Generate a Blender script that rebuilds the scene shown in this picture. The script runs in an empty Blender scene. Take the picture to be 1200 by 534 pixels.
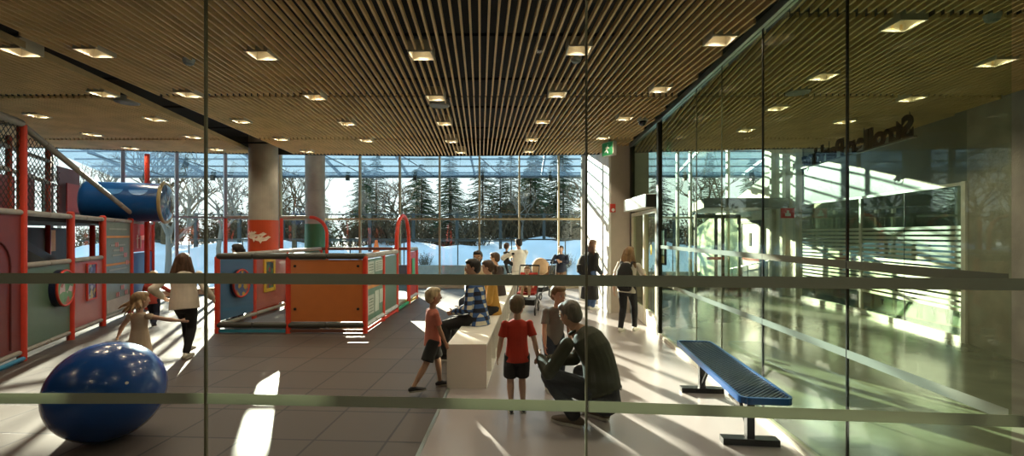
import bpy, bmesh, math, random
from mathutils import Vector, Matrix, Quaternion
random.seed(7)
C = bpy.context.scene.collection
SC = bpy.context.scene
V = Vector
PI = math.pi
# ---------------------------------------------------------------- camera, sky, sun, exposure
F, H, HY = 530.0, 1.7, 275.0          # focal length in px (1200 wide frame), eye height, horizon row
cam_d = bpy.data.cameras.new('camera'); cam = bpy.data.objects.new('camera', cam_d); C.objects.link(cam)
cam.location = (0, 0, H); cam.rotation_euler = (PI/2, 0, 0)
cam_d.sensor_width = 36; cam_d.lens = 36*F/1200; cam_d.shift_y = (HY-267)/1200; cam_d.clip_start = .05; cam_d.clip_end = 400
SC.camera = cam
SC.view_settings.view_transform = 'Standard'; SC.view_settings.look = 'None'
SC.view_settings.exposure = 0.28; SC.view_settings.gamma = 1.0; SC.view_settings.use_curve_mapping = False
cy = SC.cycles
cy.max_bounces = 7; cy.diffuse_bounces = 4; cy.glossy_bounces = 4; cy.transmission_bounces = 6; cy.transparent_max_bounces = 32
cy.sample_clamp_indirect = 4.0; cy.caustics_reflective = False; cy.caustics_refractive = False
w = bpy.data.worlds.new('sky'); SC.world = w; w.use_nodes = True
nt = w.node_tree; bg = nt.nodes['Background']
tc = nt.nodes.new('ShaderNodeTexCoord'); sep = nt.nodes.new('ShaderNodeSeparateXYZ'); rp = nt.nodes.new('ShaderNodeValToRGB')
nt.links.new(tc.outputs['Generated'], sep.inputs[0]); nt.links.new(sep.outputs['Z'], rp.inputs[0])
rp.color_ramp.elements[0].position = 0.0; rp.color_ramp.elements[0].color = (.93, 1.0, .98, 1)
rp.color_ramp.elements[1].position = 0.6; rp.color_ramp.elements[1].color = (.42, .70, .95, 1)
nt.links.new(rp.outputs[0], bg.inputs[0]); bg.inputs[1].default_value = 1.3
SUN_AZ, SUN_EL = math.radians(-25.0), math.radians(14.5)
sv = V((math.sin(SUN_AZ)*math.cos(SUN_EL), math.cos(SUN_AZ)*math.cos(SUN_EL), math.sin(SUN_EL)))
sd = bpy.data.lights.new('sun', 'SUN'); sun = bpy.data.objects.new('sun', sd); C.objects.link(sun)
LAMP_W = 30.0
sd.energy = 26.0; sd.angle = math.radians(.6); sd.color = (1.0, .90, .72)
sun.rotation_euler = (-sv).to_track_quat('-Z', 'Y').to_euler(); sun.location = sv*60

# ---------------------------------------------------------------- helpers
def at(px, s, z=0.0): return V(((px-600)/s, F/s, z))
def fs(py): return (py-HY)/H            # px per metre of a floor point at row py
def zo(py, s): return H-(py-HY)/s
MATS = {}
def _n(nt, t, **k):
    n = nt.nodes.new(t)
    for a, b in k.items(): setattr(n, a, b)
    return n
def mat(name, col, rough=.6, metal=0.0, var=.08, scale=6.0, bump=0.0, bscale=40.0, emit=None, es=0.0, spec=.5, coat=0.0, stretch=None, col2=None):
    if name in MATS: return MATS[name]
    m = bpy.data.materials.new(name); m.use_nodes = True; t = m.node_tree; b = t.nodes['Principled BSDF']
    tc = _n(t, 'ShaderNodeTexCoord'); mp = _n(t, 'ShaderNodeMapping'); t.links.new(tc.outputs['Object'], mp.inputs[0])
    if stretch: mp.inputs['Scale'].default_value = stretch
    nz = _n(t, 'ShaderNodeTexNoise'); nz.inputs['Scale'].default_value = scale; nz.inputs['Detail'].default_value = 4; t.links.new(mp.outputs[0], nz.inputs[0])
    mx = _n(t, 'ShaderNodeMix', data_type='RGBA')
    c1 = [max(0, c*(1-var)) for c in col[:3]]+[1]; c2 = list(col2)+[1] if col2 else [min(1, c*(1+var)) for c in col[:3]]+[1]
    mx.inputs[6].default_value = c1; mx.inputs[7].default_value = c2
    mr = _n(t, 'ShaderNodeMapRange'); mr.inputs[1].default_value = .35; mr.inputs[2].default_value = .65
    t.links.new(nz.outputs[0], mr.inputs[0]); t.links.new(mr.outputs[0], mx.inputs[0]); t.links.new(mx.outputs[2], b.inputs['Base Color'])
    b.inputs['Roughness'].default_value = rough; b.inputs['Metallic'].default_value = metal
    b.inputs['Specular IOR Level'].default_value = spec; b.inputs['Coat Weight'].default_value = coat
    if bump:
        n2 = _n(t, 'ShaderNodeTexNoise'); n2.inputs['Scale'].default_value = bscale; t.links.new(mp.outputs[0], n2.inputs[0])
        bp = _n(t, 'ShaderNodeBump'); bp.inputs['Strength'].default_value = bump; bp.inputs['Distance'].default_value = .01
        t.links.new(n2.outputs[0], bp.inputs['Height']); t.links.new(bp.outputs[0], b.inputs['Normal'])
    if emit: b.inputs['Emission Color'].default_value = list(emit)+[1]; b.inputs['Emission Strength'].default_value = es
    MATS[name] = m; return m
def glass(name, tint, refl=1.0, rough=0.0, f0=.04):
    m = bpy.data.materials.new(name); m.use_nodes = True; t = m.node_tree; t.nodes.clear()
    out = _n(t, 'ShaderNodeOutputMaterial'); mix = _n(t, 'ShaderNodeMixShader'); tr = _n(t, 'ShaderNodeBsdfTransparent'); gl = _n(t, 'ShaderNodeBsdfGlossy')
    tr.inputs[0].default_value = list(tint)+[1]; gl.inputs['Roughness'].default_value = rough
    g = _n(t, 'ShaderNodeNewGeometry'); d = _n(t, 'ShaderNodeVectorMath', operation='DOT_PRODUCT'); t.links.new(g.outputs['Incoming'], d.inputs[0]); t.links.new(g.outputs['Normal'], d.inputs[1])
    a = _n(t, 'ShaderNodeMath', operation='ABSOLUTE'); s = _n(t, 'ShaderNodeMath', operation='SUBTRACT'); s.inputs[0].default_value = 1.0
    p = _n(t, 'ShaderNodeMath', operation='POWER'); p.inputs[1].default_value = 5; ma = _n(t, 'ShaderNodeMath', operation='MULTIPLY_ADD'); ma.inputs[1].default_value = .9*refl; ma.inputs[2].default_value = f0*refl
    t.links.new(d.outputs['Value'], a.inputs[0]); t.links.new(a.outputs[0], s.inputs[1]); t.links.new(s.outputs[0], p.inputs[0]); t.links.new(p.outputs[0], ma.inputs[0])
    t.links.new(ma.outputs[0], mix.inputs[0]); t.links.new(tr.outputs[0], mix.inputs[1]); t.links.new(gl.outputs[0], mix.inputs[2]); t.links.new(mix.outputs[0], out.inputs[0])
    MATS[name] = m; return m
def frame_axes(d, side=None):
    d = d.normalized()
    s = side if side is not None else (V((0, 0, 1)) if abs(d.z) < .9 else V((1, 0, 0)))
    x = s - d*s.dot(d)
    if x.length < 1e-5: x = V((1, 0, 0)) - d*d.x
    x.normalize(); return x, d.cross(x)
class MB:
    def __init__(s): s.bm = bmesh.new()
    def box(s, c, size, rz=0.0, M=None):
        M = (M or Matrix.Rotation(rz, 3, 'Z')); c = V(c); hx, hy, hz = [q/2 for q in size]
        v = [s.bm.verts.new(c + M @ V((x*hx, y*hy, z*hz))) for z in (-1, 1) for y in (-1, 1) for x in (-1, 1)]
        for f in ((0, 2, 3, 1), (4, 5, 7, 6), (0, 1, 5, 4), (2, 6, 7, 3), (0, 4, 6, 2), (1, 3, 7, 5)): s.bm.faces.new([v[i] for i in f])
        return s
    def bar(s, a, b, w, h, up=V((0, 0, 1))):         # rectangular bar from a to b
        a, b = V(a), V(b); d = b-a; L = d.length; d.normalize(); x = d.cross(V(up))
        if x.length < 1e-4: x = V((1, 0, 0))
        x.normalize(); z = x.cross(d); M = Matrix((x, d, z)).transposed()
        return s.box((a+b)/2, (w, L, h), M=M)
    def slab(s, pts, z0, z1):                         # prism over a plan polygon
        lo = [s.bm.verts.new((p[0], p[1], z0)) for p in pts]; hi = [s.bm.verts.new((p[0], p[1], z1)) for p in pts]
        n = len(pts); s.bm.faces.new(lo[::-1]); s.bm.faces.new(hi)
        for i in range(n): s.bm.faces.new((lo[i], lo[(i+1) % n], hi[(i+1) % n], hi[i]))
        return s
    def prism(s, pts, off):                           # 3-D polygon extruded by a vector
        off = V(off); lo = [s.bm.verts.new(V(p)) for p in pts]; hi = [s.bm.verts.new(V(p)+off) for p in pts]; n = len(pts)
        s.bm.faces.new(lo[::-1]); s.bm.faces.new(hi)
        for i in range(n): s.bm.faces.new((lo[i], lo[(i+1) % n], hi[(i+1) % n], hi[i]))
        return s
    def loft(s, pts, rads, side=None, seg=12, cap=True, closed=False):
        pts = [V(p) for p in pts]; rings = []; n = len(pts)
        P, R, D = [], [], []
        for i, p in enumerate(pts):
            d = (pts[min(i+1, n-1)]-pts[max(i-1, 0)]); d = d.normalized() if d.length > 1e-9 else V((0, 0, 1))
            r = rads[i] if isinstance(rads, (list, tuple)) else rads
            r = r if isinstance(r, (list, tuple)) else (r, r); P.append(p); R.append(r); D.append(d)
        if cap == 'round':
            for k, sg in ((0, -1), (n-1, 1)):
                m = min(R[k]); ext = [(P[k]+D[k]*sg*m*math.sin(a), (R[k][0]-m+m*math.cos(a), R[k][1]-m+m*math.cos(a)), D[k]) for a in (.5, 1.0, 1.35)]
                if sg < 0: pre = ext[::-1]
                else: post = ext
            P = [e[0] for e in pre]+P+[e[0] for e in post]; R = [e[1] for e in pre]+R+[e[1] for e in post]; D = [e[2] for e in pre]+D+[e[2] for e in post]
        x = None
        for p, r, d in zip(P, R, D):
            x, y = frame_axes(d, side if side is not None else x)
            rings.append([s.bm.verts.new(p + x*(r[0]*math.cos(2*PI*k/seg)) + y*(r[1]*math.sin(2*PI*k/seg))) for k in range(seg)])
        for a, b in zip(rings, rings[1:]):
            for k in range(seg): s.bm.faces.new((a[k], a[(k+1) % seg], b[(k+1) % seg], b[k]))
        if cap: s.bm.faces.new(rings[0][::-1]); s.bm.faces.new(rings[-1])
        return s
    def cyl(s, a, b, r0, r1=None, seg=12, cap=True): return s.loft([a, b], [r0, r0 if r1 is None else r1], seg=seg, cap=cap)
    def cap(s, a, b, r0, r1, seg=10): return s.loft([a, b], [r0, r1], seg=seg, cap='round')
    def ell(s, c, r, M=None, seg=14, rings=9):
        c = V(c); M = M or Matrix.Identity(3); R = []
        for i in range(1, rings):
            a = PI*i/rings
            R.append([s.bm.verts.new(c + M @ V((r[0]*math.sin(a)*math.cos(2*PI*k/seg), r[1]*math.sin(a)*math.sin(2*PI*k/seg), r[2]*math.cos(a)))) for k in range(seg)])
        t = s.bm.verts.new(c+M @ V((0, 0, r[2]))); bt = s.bm.verts.new(c-M @ V((0, 0, r[2])))
        for k in range(seg):
            s.bm.faces.new((t, R[0][k], R[0][(k+1) % seg])); s.bm.faces.new((bt, R[-1][(k+1) % seg], R[-1][k]))
        for a, b in zip(R, R[1:]):
            for k in range(seg): s.bm.faces.new((a[k], b[k], b[(k+1) % seg], a[(k+1) % seg]))
        return s
    def quad(s, *p): s.bm.faces.new([s.bm.verts.new(V(q)) for q in p]); return s
    def build(s, name, m=None, parent=None, smooth=False, bevel=0.0, local=False, kind=None, recalc=True):
        if recalc: bmesh.ops.recalc_face_normals(s.bm, faces=s.bm.faces)
        me = bpy.data.meshes.new(name); s.bm.to_mesh(me); s.bm.free()
        if smooth: me.shade_smooth()
        o = bpy.data.objects.new(name, me); C.objects.link(o)
        if m: me.materials.append(m)
        if parent is not None:
            o.parent = parent
            if not local and parent.type == 'EMPTY': o.matrix_parent_inverse = Matrix.LocRotScale(parent.location, parent.rotation_euler, parent.scale).inverted()
        if bevel:
            b = o.modifiers.new('bevel', 'BEVEL'); b.width = bevel; b.segments = 2; b.limit_method = 'ANGLE'
        if kind: o['kind'] = kind
        return o
def thing(name, label, cat, loc=(0, 0, 0), rz=0.0, group=None):
    o = bpy.data.objects.new(name, None); C.objects.link(o); o.location = loc; o.rotation_euler = (0, 0, rz); o.empty_display_size = .1
    o['label'] = label; o['category'] = cat
    if group: o['group'] = group
    return o
def tag(o, label, cat, group=None):
    o['label'] = label; o['category'] = cat
    if group: o['group'] = group
    return o
def S_(mb, name, m, parent=None, **k): return mb.build(name, m, parent, kind=None if parent else 'structure', **k)
def copy_tree(o, parent=None):
    c = o.copy(); C.objects.link(c)
    if parent is not None: c.parent = parent; c.matrix_parent_inverse = o.matrix_parent_inverse.copy()
    for ch in list(o.children): copy_tree(ch, c)
    return c
def arc(c, u, v, r, a0, a1, n=10): return [V(c)+V(u)*(r*math.cos(a0+(a1-a0)*i/n))+V(v)*(r*math.sin(a0+(a1-a0)*i/n)) for i in range(n+1)]
UPV = V((0, 0, 1))

# ---------------------------------------------------------------- materials
CONC = mat('polished_concrete', (.21, .22, .18), rough=.16, var=.18, scale=1.6, bump=.02, bscale=5)
RAW = mat('raw_concrete', (.36, .34, .29), rough=.75, var=.14, scale=3, bump=.25, bscale=30)
WHITE = mat('white_paint', (.80, .79, .74), rough=.45)
IVORY = mat('ivory_wall', (.78, .75, .63), rough=.7, var=.04)
BEIGE = mat('beige_wall', (.50, .43, .36), rough=.7, var=.03)
LAM = mat('white_laminate', (.82, .80, .72), rough=.35, var=.02)
MULL = mat('champagne_mullion', (.42, .34, .20), rough=.4, metal=.3)
MULLW = mat('pale_mullion', (.75, .76, .66), rough=.4)
DARKM = mat('dark_frame', (.045, .045, .035), rough=.35, metal=.4)
ALU = mat('brushed_aluminium', (.45, .50, .44), rough=.3, metal=.8)
BLACK = mat('black', (.008, .008, .008), rough=.8)
SLAT = mat('ceiling_slat', (.72, .50, .23), rough=.55, var=.12, scale=2.5)
REDP = mat('red_vinyl', (.62, .045, .02), rough=.4, bump=.1, bscale=25)
ORNG = mat('orange_panel', (.50, .15, .035), rough=.38, var=.04)
FOAM = mat('grey_padding', (.32, .30, .26), rough=.5, bump=.15, bscale=18)
FOAMD = mat('black_padding', (.045, .045, .035), rough=.45, bump=.15, bscale=18)
FILM = mat('frosted_band', (.42, .44, .34), rough=.8, var=.02)
def film_translucent(m, k):
    t = m.node_tree; b = t.nodes['Principled BSDF']; o = t.nodes['Material Output']; tr = _n(t, 'ShaderNodeBsdfTranslucent'); mx = _n(t, 'ShaderNodeMixShader'); mx.inputs[0].default_value = k
    tr.inputs[0].default_value = (.55, .57, .43, 1); t.links.new(b.outputs[0], mx.inputs[1]); t.links.new(tr.outputs[0], mx.inputs[2]); t.links.new(mx.outputs[0], o.inputs[0])
film_translucent(FILM, .30)
GL_F = glass('front_glass', (.985, .99, .975), .35)
GL_R = glass('greenish_glass', (.87, .935, .84), .8)
GL_S = glass('storage_glass', (.80, .88, .80), 1.0, f0=.22)
GL_W = glass('window_glass', (.95, .985, .98), .6)
FOOTW = mat('blue_plastic', (.01, .10, .36), rough=.28)
def rubber():
    m = bpy.data.materials.new('rubber_tiles'); m.use_nodes = True; t = m.node_tree; b = t.nodes['Principled BSDF']
    tc = _n(t, 'ShaderNodeTexCoord'); mp = _n(t, 'ShaderNodeMapping'); mp.inputs['Rotation'].default_value = (0, 0, .051); t.links.new(tc.outputs['Object'], mp.inputs[0])
    br = _n(t, 'ShaderNodeTexBrick'); br.offset = 0; br.inputs['Scale'].default_value = 1; br.inputs['Mortar Size'].default_value = .011; br.inputs['Brick Width'].default_value = .61; br.inputs['Row Height'].default_value = .61
    br.inputs['Color1'].default_value = (.085, .064, .050, 1); br.inputs['Color2'].default_value = (.060, .045, .036, 1); br.inputs['Mortar'].default_value = (.004, .003, .003, 1)
    t.links.new(mp.outputs[0], br.inputs[0])
    nz = _n(t, 'ShaderNodeTexNoise'); nz.inputs['Scale'].default_value = 220; t.links.new(mp.outputs[0], nz.inputs[0])
    mr = _n(t, 'ShaderNodeMapRange'); mr.inputs[1].default_value = .3; mr.inputs[2].default_value = .7; mr.inputs[3].default_value = .6; mr.inputs[4].default_value = 1.4; t.links.new(nz.outputs[0], mr.inputs[0])
    mx = _n(t, 'ShaderNodeMix', data_type='RGBA', blend_type='MULTIPLY'); mx.inputs[0].default_value = 1
    t.links.new(br.outputs['Color'], mx.inputs[6]); t.links.new(mr.outputs[0], mx.inputs[7]); t.links.new(mx.outputs[2], b.inputs['Base Color'])
    bp = _n(t, 'ShaderNodeBump'); bp.inputs['Strength'].default_value = .4; bp.inputs['Distance'].default_value = .004; bp.invert = True
    t.links.new(br.outputs['Fac'], bp.inputs['Height']); t.links.new(bp.outputs[0], b.inputs['Normal'])
    b.inputs['Roughness'].default_value = .55; b.inputs['Specular IOR Level'].default_value = .8; return m
RUB = rubber()
EPOX = mat('pale_epoxy_floor', (.42, .385, .385), rough=.22, var=.05, scale=.8)
SNOW = mat('snow', (.74, .80, .88), rough=.7, var=.08, scale=.7, bump=.4, bscale=3)

# ---------------------------------------------------------------- plan lines
def wallX(y): return 2.49-.051*(7.64-y)                 # the inner glass wall on the right
FRONT = [V((-3.6, 2.255, 0)), V((-1.53, 2.255, 0)), V((.354, 2.15, 0)), V((4.1, 1.805, 0))]
RW = [(4.6, .6), (5.3, 2.0), (6.2, 4.4), (6.85, 6.05), (7.13, 7.09), (7.62, 9.9), (7.68, 11.97), (7.68, 13.75), (7.6, 18.4)]
def rwX(y):
    for a, b in zip(RW, RW[1:]):
        if a[1] <= y <= b[1]: return a[0]+(b[0]-a[0])*(y-a[1])/(b[1]-a[1])
    return RW[0][0]
CZ = 3.63
FE = [(-14, 9.4), (-10.2, 10.1), (-6.9, 10.77), (-2.3, 11.1), (1.9, 10.9), (3.4, 10.5), (5.7, 10.2), (8.2, 10.0)]
def farY(x):
    for a, b in zip(FE, FE[1:]):
        if a[0] <= x <= b[0]: return a[1]+(b[1]-a[1])*(x-a[0])/(b[0]-a[0])
    return 10.0
def trackX(y): return -4.886-.1765*(y-4.316)
WY = 14.5                                                # the far window wall
FAC = [(-7.47, WY), (-10.15, 11.8), (-13.4, 8.6)]        # it bends towards us on the left

# ---------------------------------------------------------------- floors, ceiling, walls
bX = lambda y: -.742+.018*(y-3.48)
S_(MB().slab([(-13.4, -5), (bX(-5), -5), (bX(WY), WY), (-7.47, WY), (-10.15, 11.8), (-13.4, 8.6)], -.12, 0), 'floor', RUB)
S_(MB().slab([(bX(-5)+.03, -5), (wallX(-5), -5), (wallX(9.9), 9.9), (wallX(9.9), WY), (bX(WY)+.03, WY)], -.12, 0), 'floor', EPOX)
S_(MB().slab([(bX(-5), -5), (bX(-5)+.03, -5), (bX(WY)+.03, WY), (bX(WY), WY)], -.12, .006), 'trim_1', ALU)
S_(MB().slab([(wallX(-5), -5), (9, -5), (9, WY), (wallX(9.9), WY), (wallX(9.9), 9.9)], -.12, 0), 'floor', CONC)
# plenum above the slats
S_(MB().slab([(-14, -5)]+[(8.4, -5)]+[(x, y+.02) for x, y in FE[::-1]], 4.05, 4.2), 'ceiling', BLACK)
S_(MB().slab([(-14, -5), (9, -5), (9, 2.3), (-14, 2.3)], CZ, CZ+.05), 'ceiling', mat('dark_soffit', (.10, .085, .06)))
eg = MB()
for a, b in zip(FE, FE[1:]): eg.bar((a[0], a[1]+.05, CZ+.3), (b[0], b[1]+.05, CZ+.3), .05, .6)
S_(eg, 'trim_2', DARKM)
S_(MB().slab([(-14, 10.2), (-10.2, 10.3), (-6.9, 10.9), (-2.3, 11.2), (1.9, 11), (8.6, 10.2), (8.6, WY+.3), (-7.47, WY+.3), (-10.15, 12), (-14, 8.9)], 4.55, 4.75), 'ceiling', mat('pale_perimeter_ceiling', (.30, .31, .30), rough=.5))
# downlights first: their openings cut the slats
LPX = [(111, 61), (307, 64), (494, 64), (678, 58), (844, 46.5), (1058, 28.6), (121, 109.5), (221, 110), (369, 113), (511, 114), (653, 110), (774, 104), (965, 89), (1167, 72.5),
       (44, 135), (182, 139), (283, 141.5), (407, 144), (521, 144), (636, 142), (732, 138), (911, 126), (1068, 115), (108, 157), (226, 160), (329, 162.5), (429, 164), (529, 165), (623, 163), (707, 161), (874, 152), (990, 142),
       (153, 173.0), (254, 174.5), (360, 177), (540, 178), (620, 177), (24, 60)]
def ceil_pt(px, py):
    s = (HY-py)/(CZ-H); return V(((px-600)/s, F/s, CZ))
LIGHTS = [ceil_pt(*p) for p in LPX]
GRILLES = [ceil_pt(515, 124), ceil_pt(149, 120.5), ceil_pt(935, 109)]
slat_sets = []
def slats(name, dirx, x0, x1, lo, hi, y_a, cuts):
    """slats running along (dirx,1); lo(y), hi(y): side limits; cuts: joints at these y"""
    mb = MB(); pitch, wd, dp = .084, .020, .050; n = int((x1-x0)/pitch)
    for i in range(n):
        xb = x0+i*pitch; X = lambda y: xb+dirx*(y-6.3)
        step = .06; y = y_a; segs = []; st = None
        while y < 11.3:
            xx = X(y); ok = lo(y) < xx < hi(y) and y < farY(max(-13.9, min(8.1, xx)))-.03
            if ok:
                for L in LIGHTS:
                    if abs(xx-L.x) < .135 and abs(y-L.y) < .125: ok = False; break
                for g in GRILLES:
                    if (xx-g.x)**2+(y-g.y)**2 < .17**2: ok = False
            if ok and any(abs(y-c) < .031 for c in cuts) : ok = False
            if ok and st is None: st = y
            if not ok and st is not None:
                segs.append((st, y-step)); st = None
            y += step
        for a, b in segs:
            if b-a > .1: mb.bar((X(a)-.0, a-.02, CZ+dp/2), (X(b), b+.02, CZ+dp/2), wd, dp)
    S_(mb, name, SLAT)
J = [6.33, 9.15]
slats('ceiling', -.0698, -4.9, 3.4, lambda y: trackX(y)+.13, lambda y: wallX(y)-.09, 2.3, J)
slats('ceiling', -.0698, -13.5, -4.0, lambda y: -13.4, lambda y: trackX(y)-.13, 3.0, J)
slats('ceiling', .151, 1.2, 8.6, lambda y: wallX(y)+.09, lambda y: rwX(y)-.02, 2.0, [6.33, 9.15, 3.97])
t1 = MB(); pts = [V((trackX(y), y, CZ+.16)) for y in (2.3, 10.7)]
t1.bar(pts[0]+V((-.10, 0, -.125)), pts[1]+V((-.10, 0, -.125)), .012, .07)
S_(t1, 'trim_3', mat('track_fascia', (.50, .36, .17)))
# suspension rails above the slats
rl = MB()
for y in (3.4, 4.6, 5.9, 7.2, 8.6, 10.0): rl.bar((-13, y, CZ+.10), (8, y, CZ+.10), .03, .03)
S_(rl, 'trim_4', BLACK)
# header beam above the inner glass wall
bm_ = MB(); bm_.bar((wallX(1.9)-.03, 1.9, CZ+.0), (wallX(10)-.03, 10, CZ+.0), .035, .08); bm_.bar((wallX(1.9)+.035, 1.9, CZ+.01), (wallX(10)+.035, 10, CZ+.01), .03, .06)
S_(bm_, 'trim_5', ALU)
# back and side walls behind the camera
DW = mat('warm_grey_wall', (.16, .15, .13), rough=.8)
S_(MB().box((-2, -5.1, 1.8), (24, .2, 4.0)), 'wall_back', DW)
S_(MB().box((-13.5, 1.8, 1.8), (.2, 13.6, 5.2)), 'wall_left', DW)
# right wall: concrete pier, header above the storage glazing, ivory wall running on outside
rw = MB()
for a, b in zip(RW[:4], RW[1:5]):
    rw.slab([a, b, (b[0]+.35, b[1]), (a[0]+.35, a[1])], 0, 4.1)
S_(rw, 'wall_right', RAW)
hd = MB()
for a, b in zip(RW[4:6], RW[5:7]): hd.slab([a, b, (b[0]+.3, b[1]), (a[0]+.3, a[1])], 2.52, 4.1)
S_(hd, 'wall_right', mat('grey_bulkhead', (.20, .22, .19), rough=.35, var=.1, scale=2))
S_(MB().slab([(7.68, 11.97), (7.68, 13.75), (8.0, 13.75), (8.0, 11.97)], 0, 4.5), 'wall_far', IVORY)
g = [(7.68, 13.75, -.1), (7.66, 15.3, -.1), (7.6, 18.6, -.1), (7.6, 18.6, 2.0), (7.64, 15.8, 2.8), (7.68, 13.76, 3.5)]
S_(MB().prism(g, (.35, 0, 0)), 'wall_far', IVORY)
S_(MB().slab([(8.6, -5), (9, -5), (9, WY), (8.9, WY)], 0, 4.6), 'wall_right', mat('storage_wall', (.42, .42, .36)))
S_(MB().slab([(2.58, 12.4), (3.75, 12.4), (3.75, 14.4), (2.58, 14.4)], 0, 4.5), 'wall_right', mat('olive_wall', (.36, .33, .20), rough=.6))  # olive face is real; block deepened to keep sun off the concrete pier
# pillar wall beside the door
S_(MB().slab([(2.16, 9.86), (2.58, 9.86), (2.58, 12.6), (2.16, 12.6)], 0, 4.6), 'wall_right', BEIGE)
S_(MB().box((2.13, 11.22, 2.3), (.05, 2.76, 4.6)), 'wall_right', WHITE)
S_(MB().cyl((2.28, 13.5, 0), (2.28, 13.5, 4.6), .22, seg=28), 'wall_right', RAW, smooth=False)

# ---------------------------------------------------------------- front glass with frosted bands
win = MB().box((0, -9, 0), (.01, .01, .01)); win.bm.free(); win = thing('window_1', '', 'window'); del win['label']; del win['category']; win['kind'] = 'structure'
for i, (a, b) in enumerate(zip(FRONT, FRONT[1:])):
    d = (b-a).normalized(); nrm = V((-d.y, d.x, 0)); a2, b2 = a+d*.006, b-d*.006
    MB().slab([a2, b2, b2+nrm*.012, a2+nrm*.012], 0.02, CZ).build('pane', GL_F, win)
    for zc in (.885, 1.483):
        MB().slab([a2-nrm*.001, b2-nrm*.001, b2-nrm*.0005, a2-nrm*.0005], zc-.0265, zc+.0265).build('frosted_band', FILM, win)
for p, wd in zip(FRONT[1:3], (.011, .010)):
    MB().box((p.x, p.y+.006, CZ/2), (wd, .014, CZ)).build('joint', mat('joint_seal', (.20, .19, .11), rough=.35), win)
# inner glass wall on the right
w2 = thing('window_2', '', 'window'); del w2['label']; del w2['category']; w2['kind'] = 'structure'
ys = [2.0, 3.05, 4.18, 5.1, 5.9, 7.60]
for y0, y1 in zip(ys, ys[1:]):
    a, b = V((wallX(y0+.005), y0+.005, 0)), V((wallX(y1-.005), y1-.005, 0))
    MB().slab([a, b, b+V((.012, 0, 0)), a+V((.012, 0, 0))], .05, CZ).build('pane', GL_R, w2)
    for zc in (.90, 1.50): MB().slab([a-V((.002, 0, 0)), b-V((.002, 0, 0)), b-V((.001, 0, 0)), a-V((.001, 0, 0))], zc-.027, zc+.027).build('frosted_band', mat('grey_green_band', (.22, .24, .18), rough=.8, var=.02), w2)
for y in (3.05, 4.18): MB().box((wallX(y)+.006, y, 1.83), (.016, .012, 3.58)).build('joint', DARKM, w2)
for y in (5.1, 5.9): MB().box((wallX(y)+.006, y, 1.83), (.014, .006, 3.58)).build('joint', MATS['joint_seal'], w2)
MB().slab([(wallX(2)-.03, 2), (wallX(2)+.03, 2), (wallX(7.6)+.03, 7.6), (wallX(7.6)-.03, 7.6)], 0, .05).build('sill', mat('pale_sill', (.62, .60, .50), rough=.4), w2)
MB().box((2.49, 7.64, 1.85), (.07, .09, 3.7)).build('post', DARKM, w2)
# ---------------------------------------------------------------- far window wall
def struct_empty(name):
    o = bpy.data.objects.new(name, None); C.objects.link(o); o['kind'] = 'structure'; return o
def glazing(wn, pts, mull_px, zt, transoms, m_m, gm, tw=.06, mw=.055, sill=True):
    e = struct_empty(wn)
    for a, b in zip(pts, pts[1:]):
        a, b = V((a[0], a[1], 0)), V((b[0], b[1], 0)); d = (b-a).normalized(); nr = V((-d.y, d.x, 0))
        MB().slab([a, b, b+nr*.02, a+nr*.02], .1, zt).build('pane', gm, e)
        for z in transoms: MB().bar(a+UPV*z, b+UPV*z, .09, tw).build('transom', m_m, e)
        if sill: MB().bar(a+V((0, 0, .08)), b+V((0, 0, .08)), .16, .16).build('sill', mat('window_sill', (.50, .42, .30)), e)
        for px in mull_px:
            k = (px-600)/F; den = d.x-k*d.y
            if abs(den) < 1e-6: continue
            t = (k*a.y-a.x)/den
            if -0.01 <= t <= (b-a).length+.01:
                p = a+d*t; MB().box((p.x, p.y, zt/2), (mw, .12, zt), rz=math.atan2(d.y, d.x)).build('mullion', m_m, e)
    return e
mp = [608.5+i*46.6 for i in range(-6, 1)]+[654.6, 692]
glazing('window_3', [(-7.47, WY), (2.25, WY)], mp, 4.55, [2.2], MULL, GL_W)
glazing('window_4', [(-13.3, 8.7), (-10.15, 11.8), (-7.47, WY)], [-20, 60, 144, 207, 264, 326], 4.55, [2.2], mat('blue_grey_mullion', (.30, .33, .38), rough=.4), GL_W, mw=.08)
glazing('window_5', [(2.55, WY), (7.66, WY)], [740, 794, 809, 853], 4.55, [2.25], MULLW, GL_W, mw=.075)
# door set in the inner glass wall
dr = struct_empty('door_1')
DF = mat('door_frame', (.66, .62, .48), rough=.4)
def wp(y, z, dx=0.0): return V((wallX(y)+dx, y, z))
for y in (7.74, 8.62, 9.66): MB().bar(wp(y, 0), wp(y, 2.12), .07, .07, up=V((1, 0, 0))).build('frame', DF, dr)
MB().bar(wp(7.7, .16), wp(9.7, .16), .05, .30).build('kick_rail', mat('door_white', (.78, .76, .66), rough=.35), dr)
MB().bar(wp(7.7, 2.12), wp(9.7, 2.12), .07, .07).build('frame', DF, dr)
for a, b in ((7.78, 8.58), (8.66, 9.62)): MB().slab([wp(a, 0), wp(b, 0), wp(b, 0, .012), wp(a, 0, .012)], .3, 2.1).build('pane', GL_R, dr)
MB().slab([wp(7.66, 0), wp(9.8, 0), wp(9.8, 0, .012), wp(7.66, 0, .012)], 2.16, CZ).build('pane', GL_R, dr)
MB().loft([wp(8.5, .95, -.04), wp(8.5, .95, -.09), wp(8.5, 1.25, -.09), wp(8.5, 1.25, -.04)], .012, seg=8).build('door_handle', ALU, dr)
op = MB().box((2.44, 8.72, 2.30), (.20, 1.55, .24)).build('operator_housing', WHITE, dr, bevel=.01)
MB().box((2.44, 7.935, 2.30), (.19, .02, .22)).build('end_cap', DARKM, dr)
MB().slab([wp(9.72, 0, -.04), wp(9.72, 0, .04), wp(9.84, 0, .04), wp(9.84, 0, -.04)], 0, 3.66).build('post', DARKM, dr)
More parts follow.
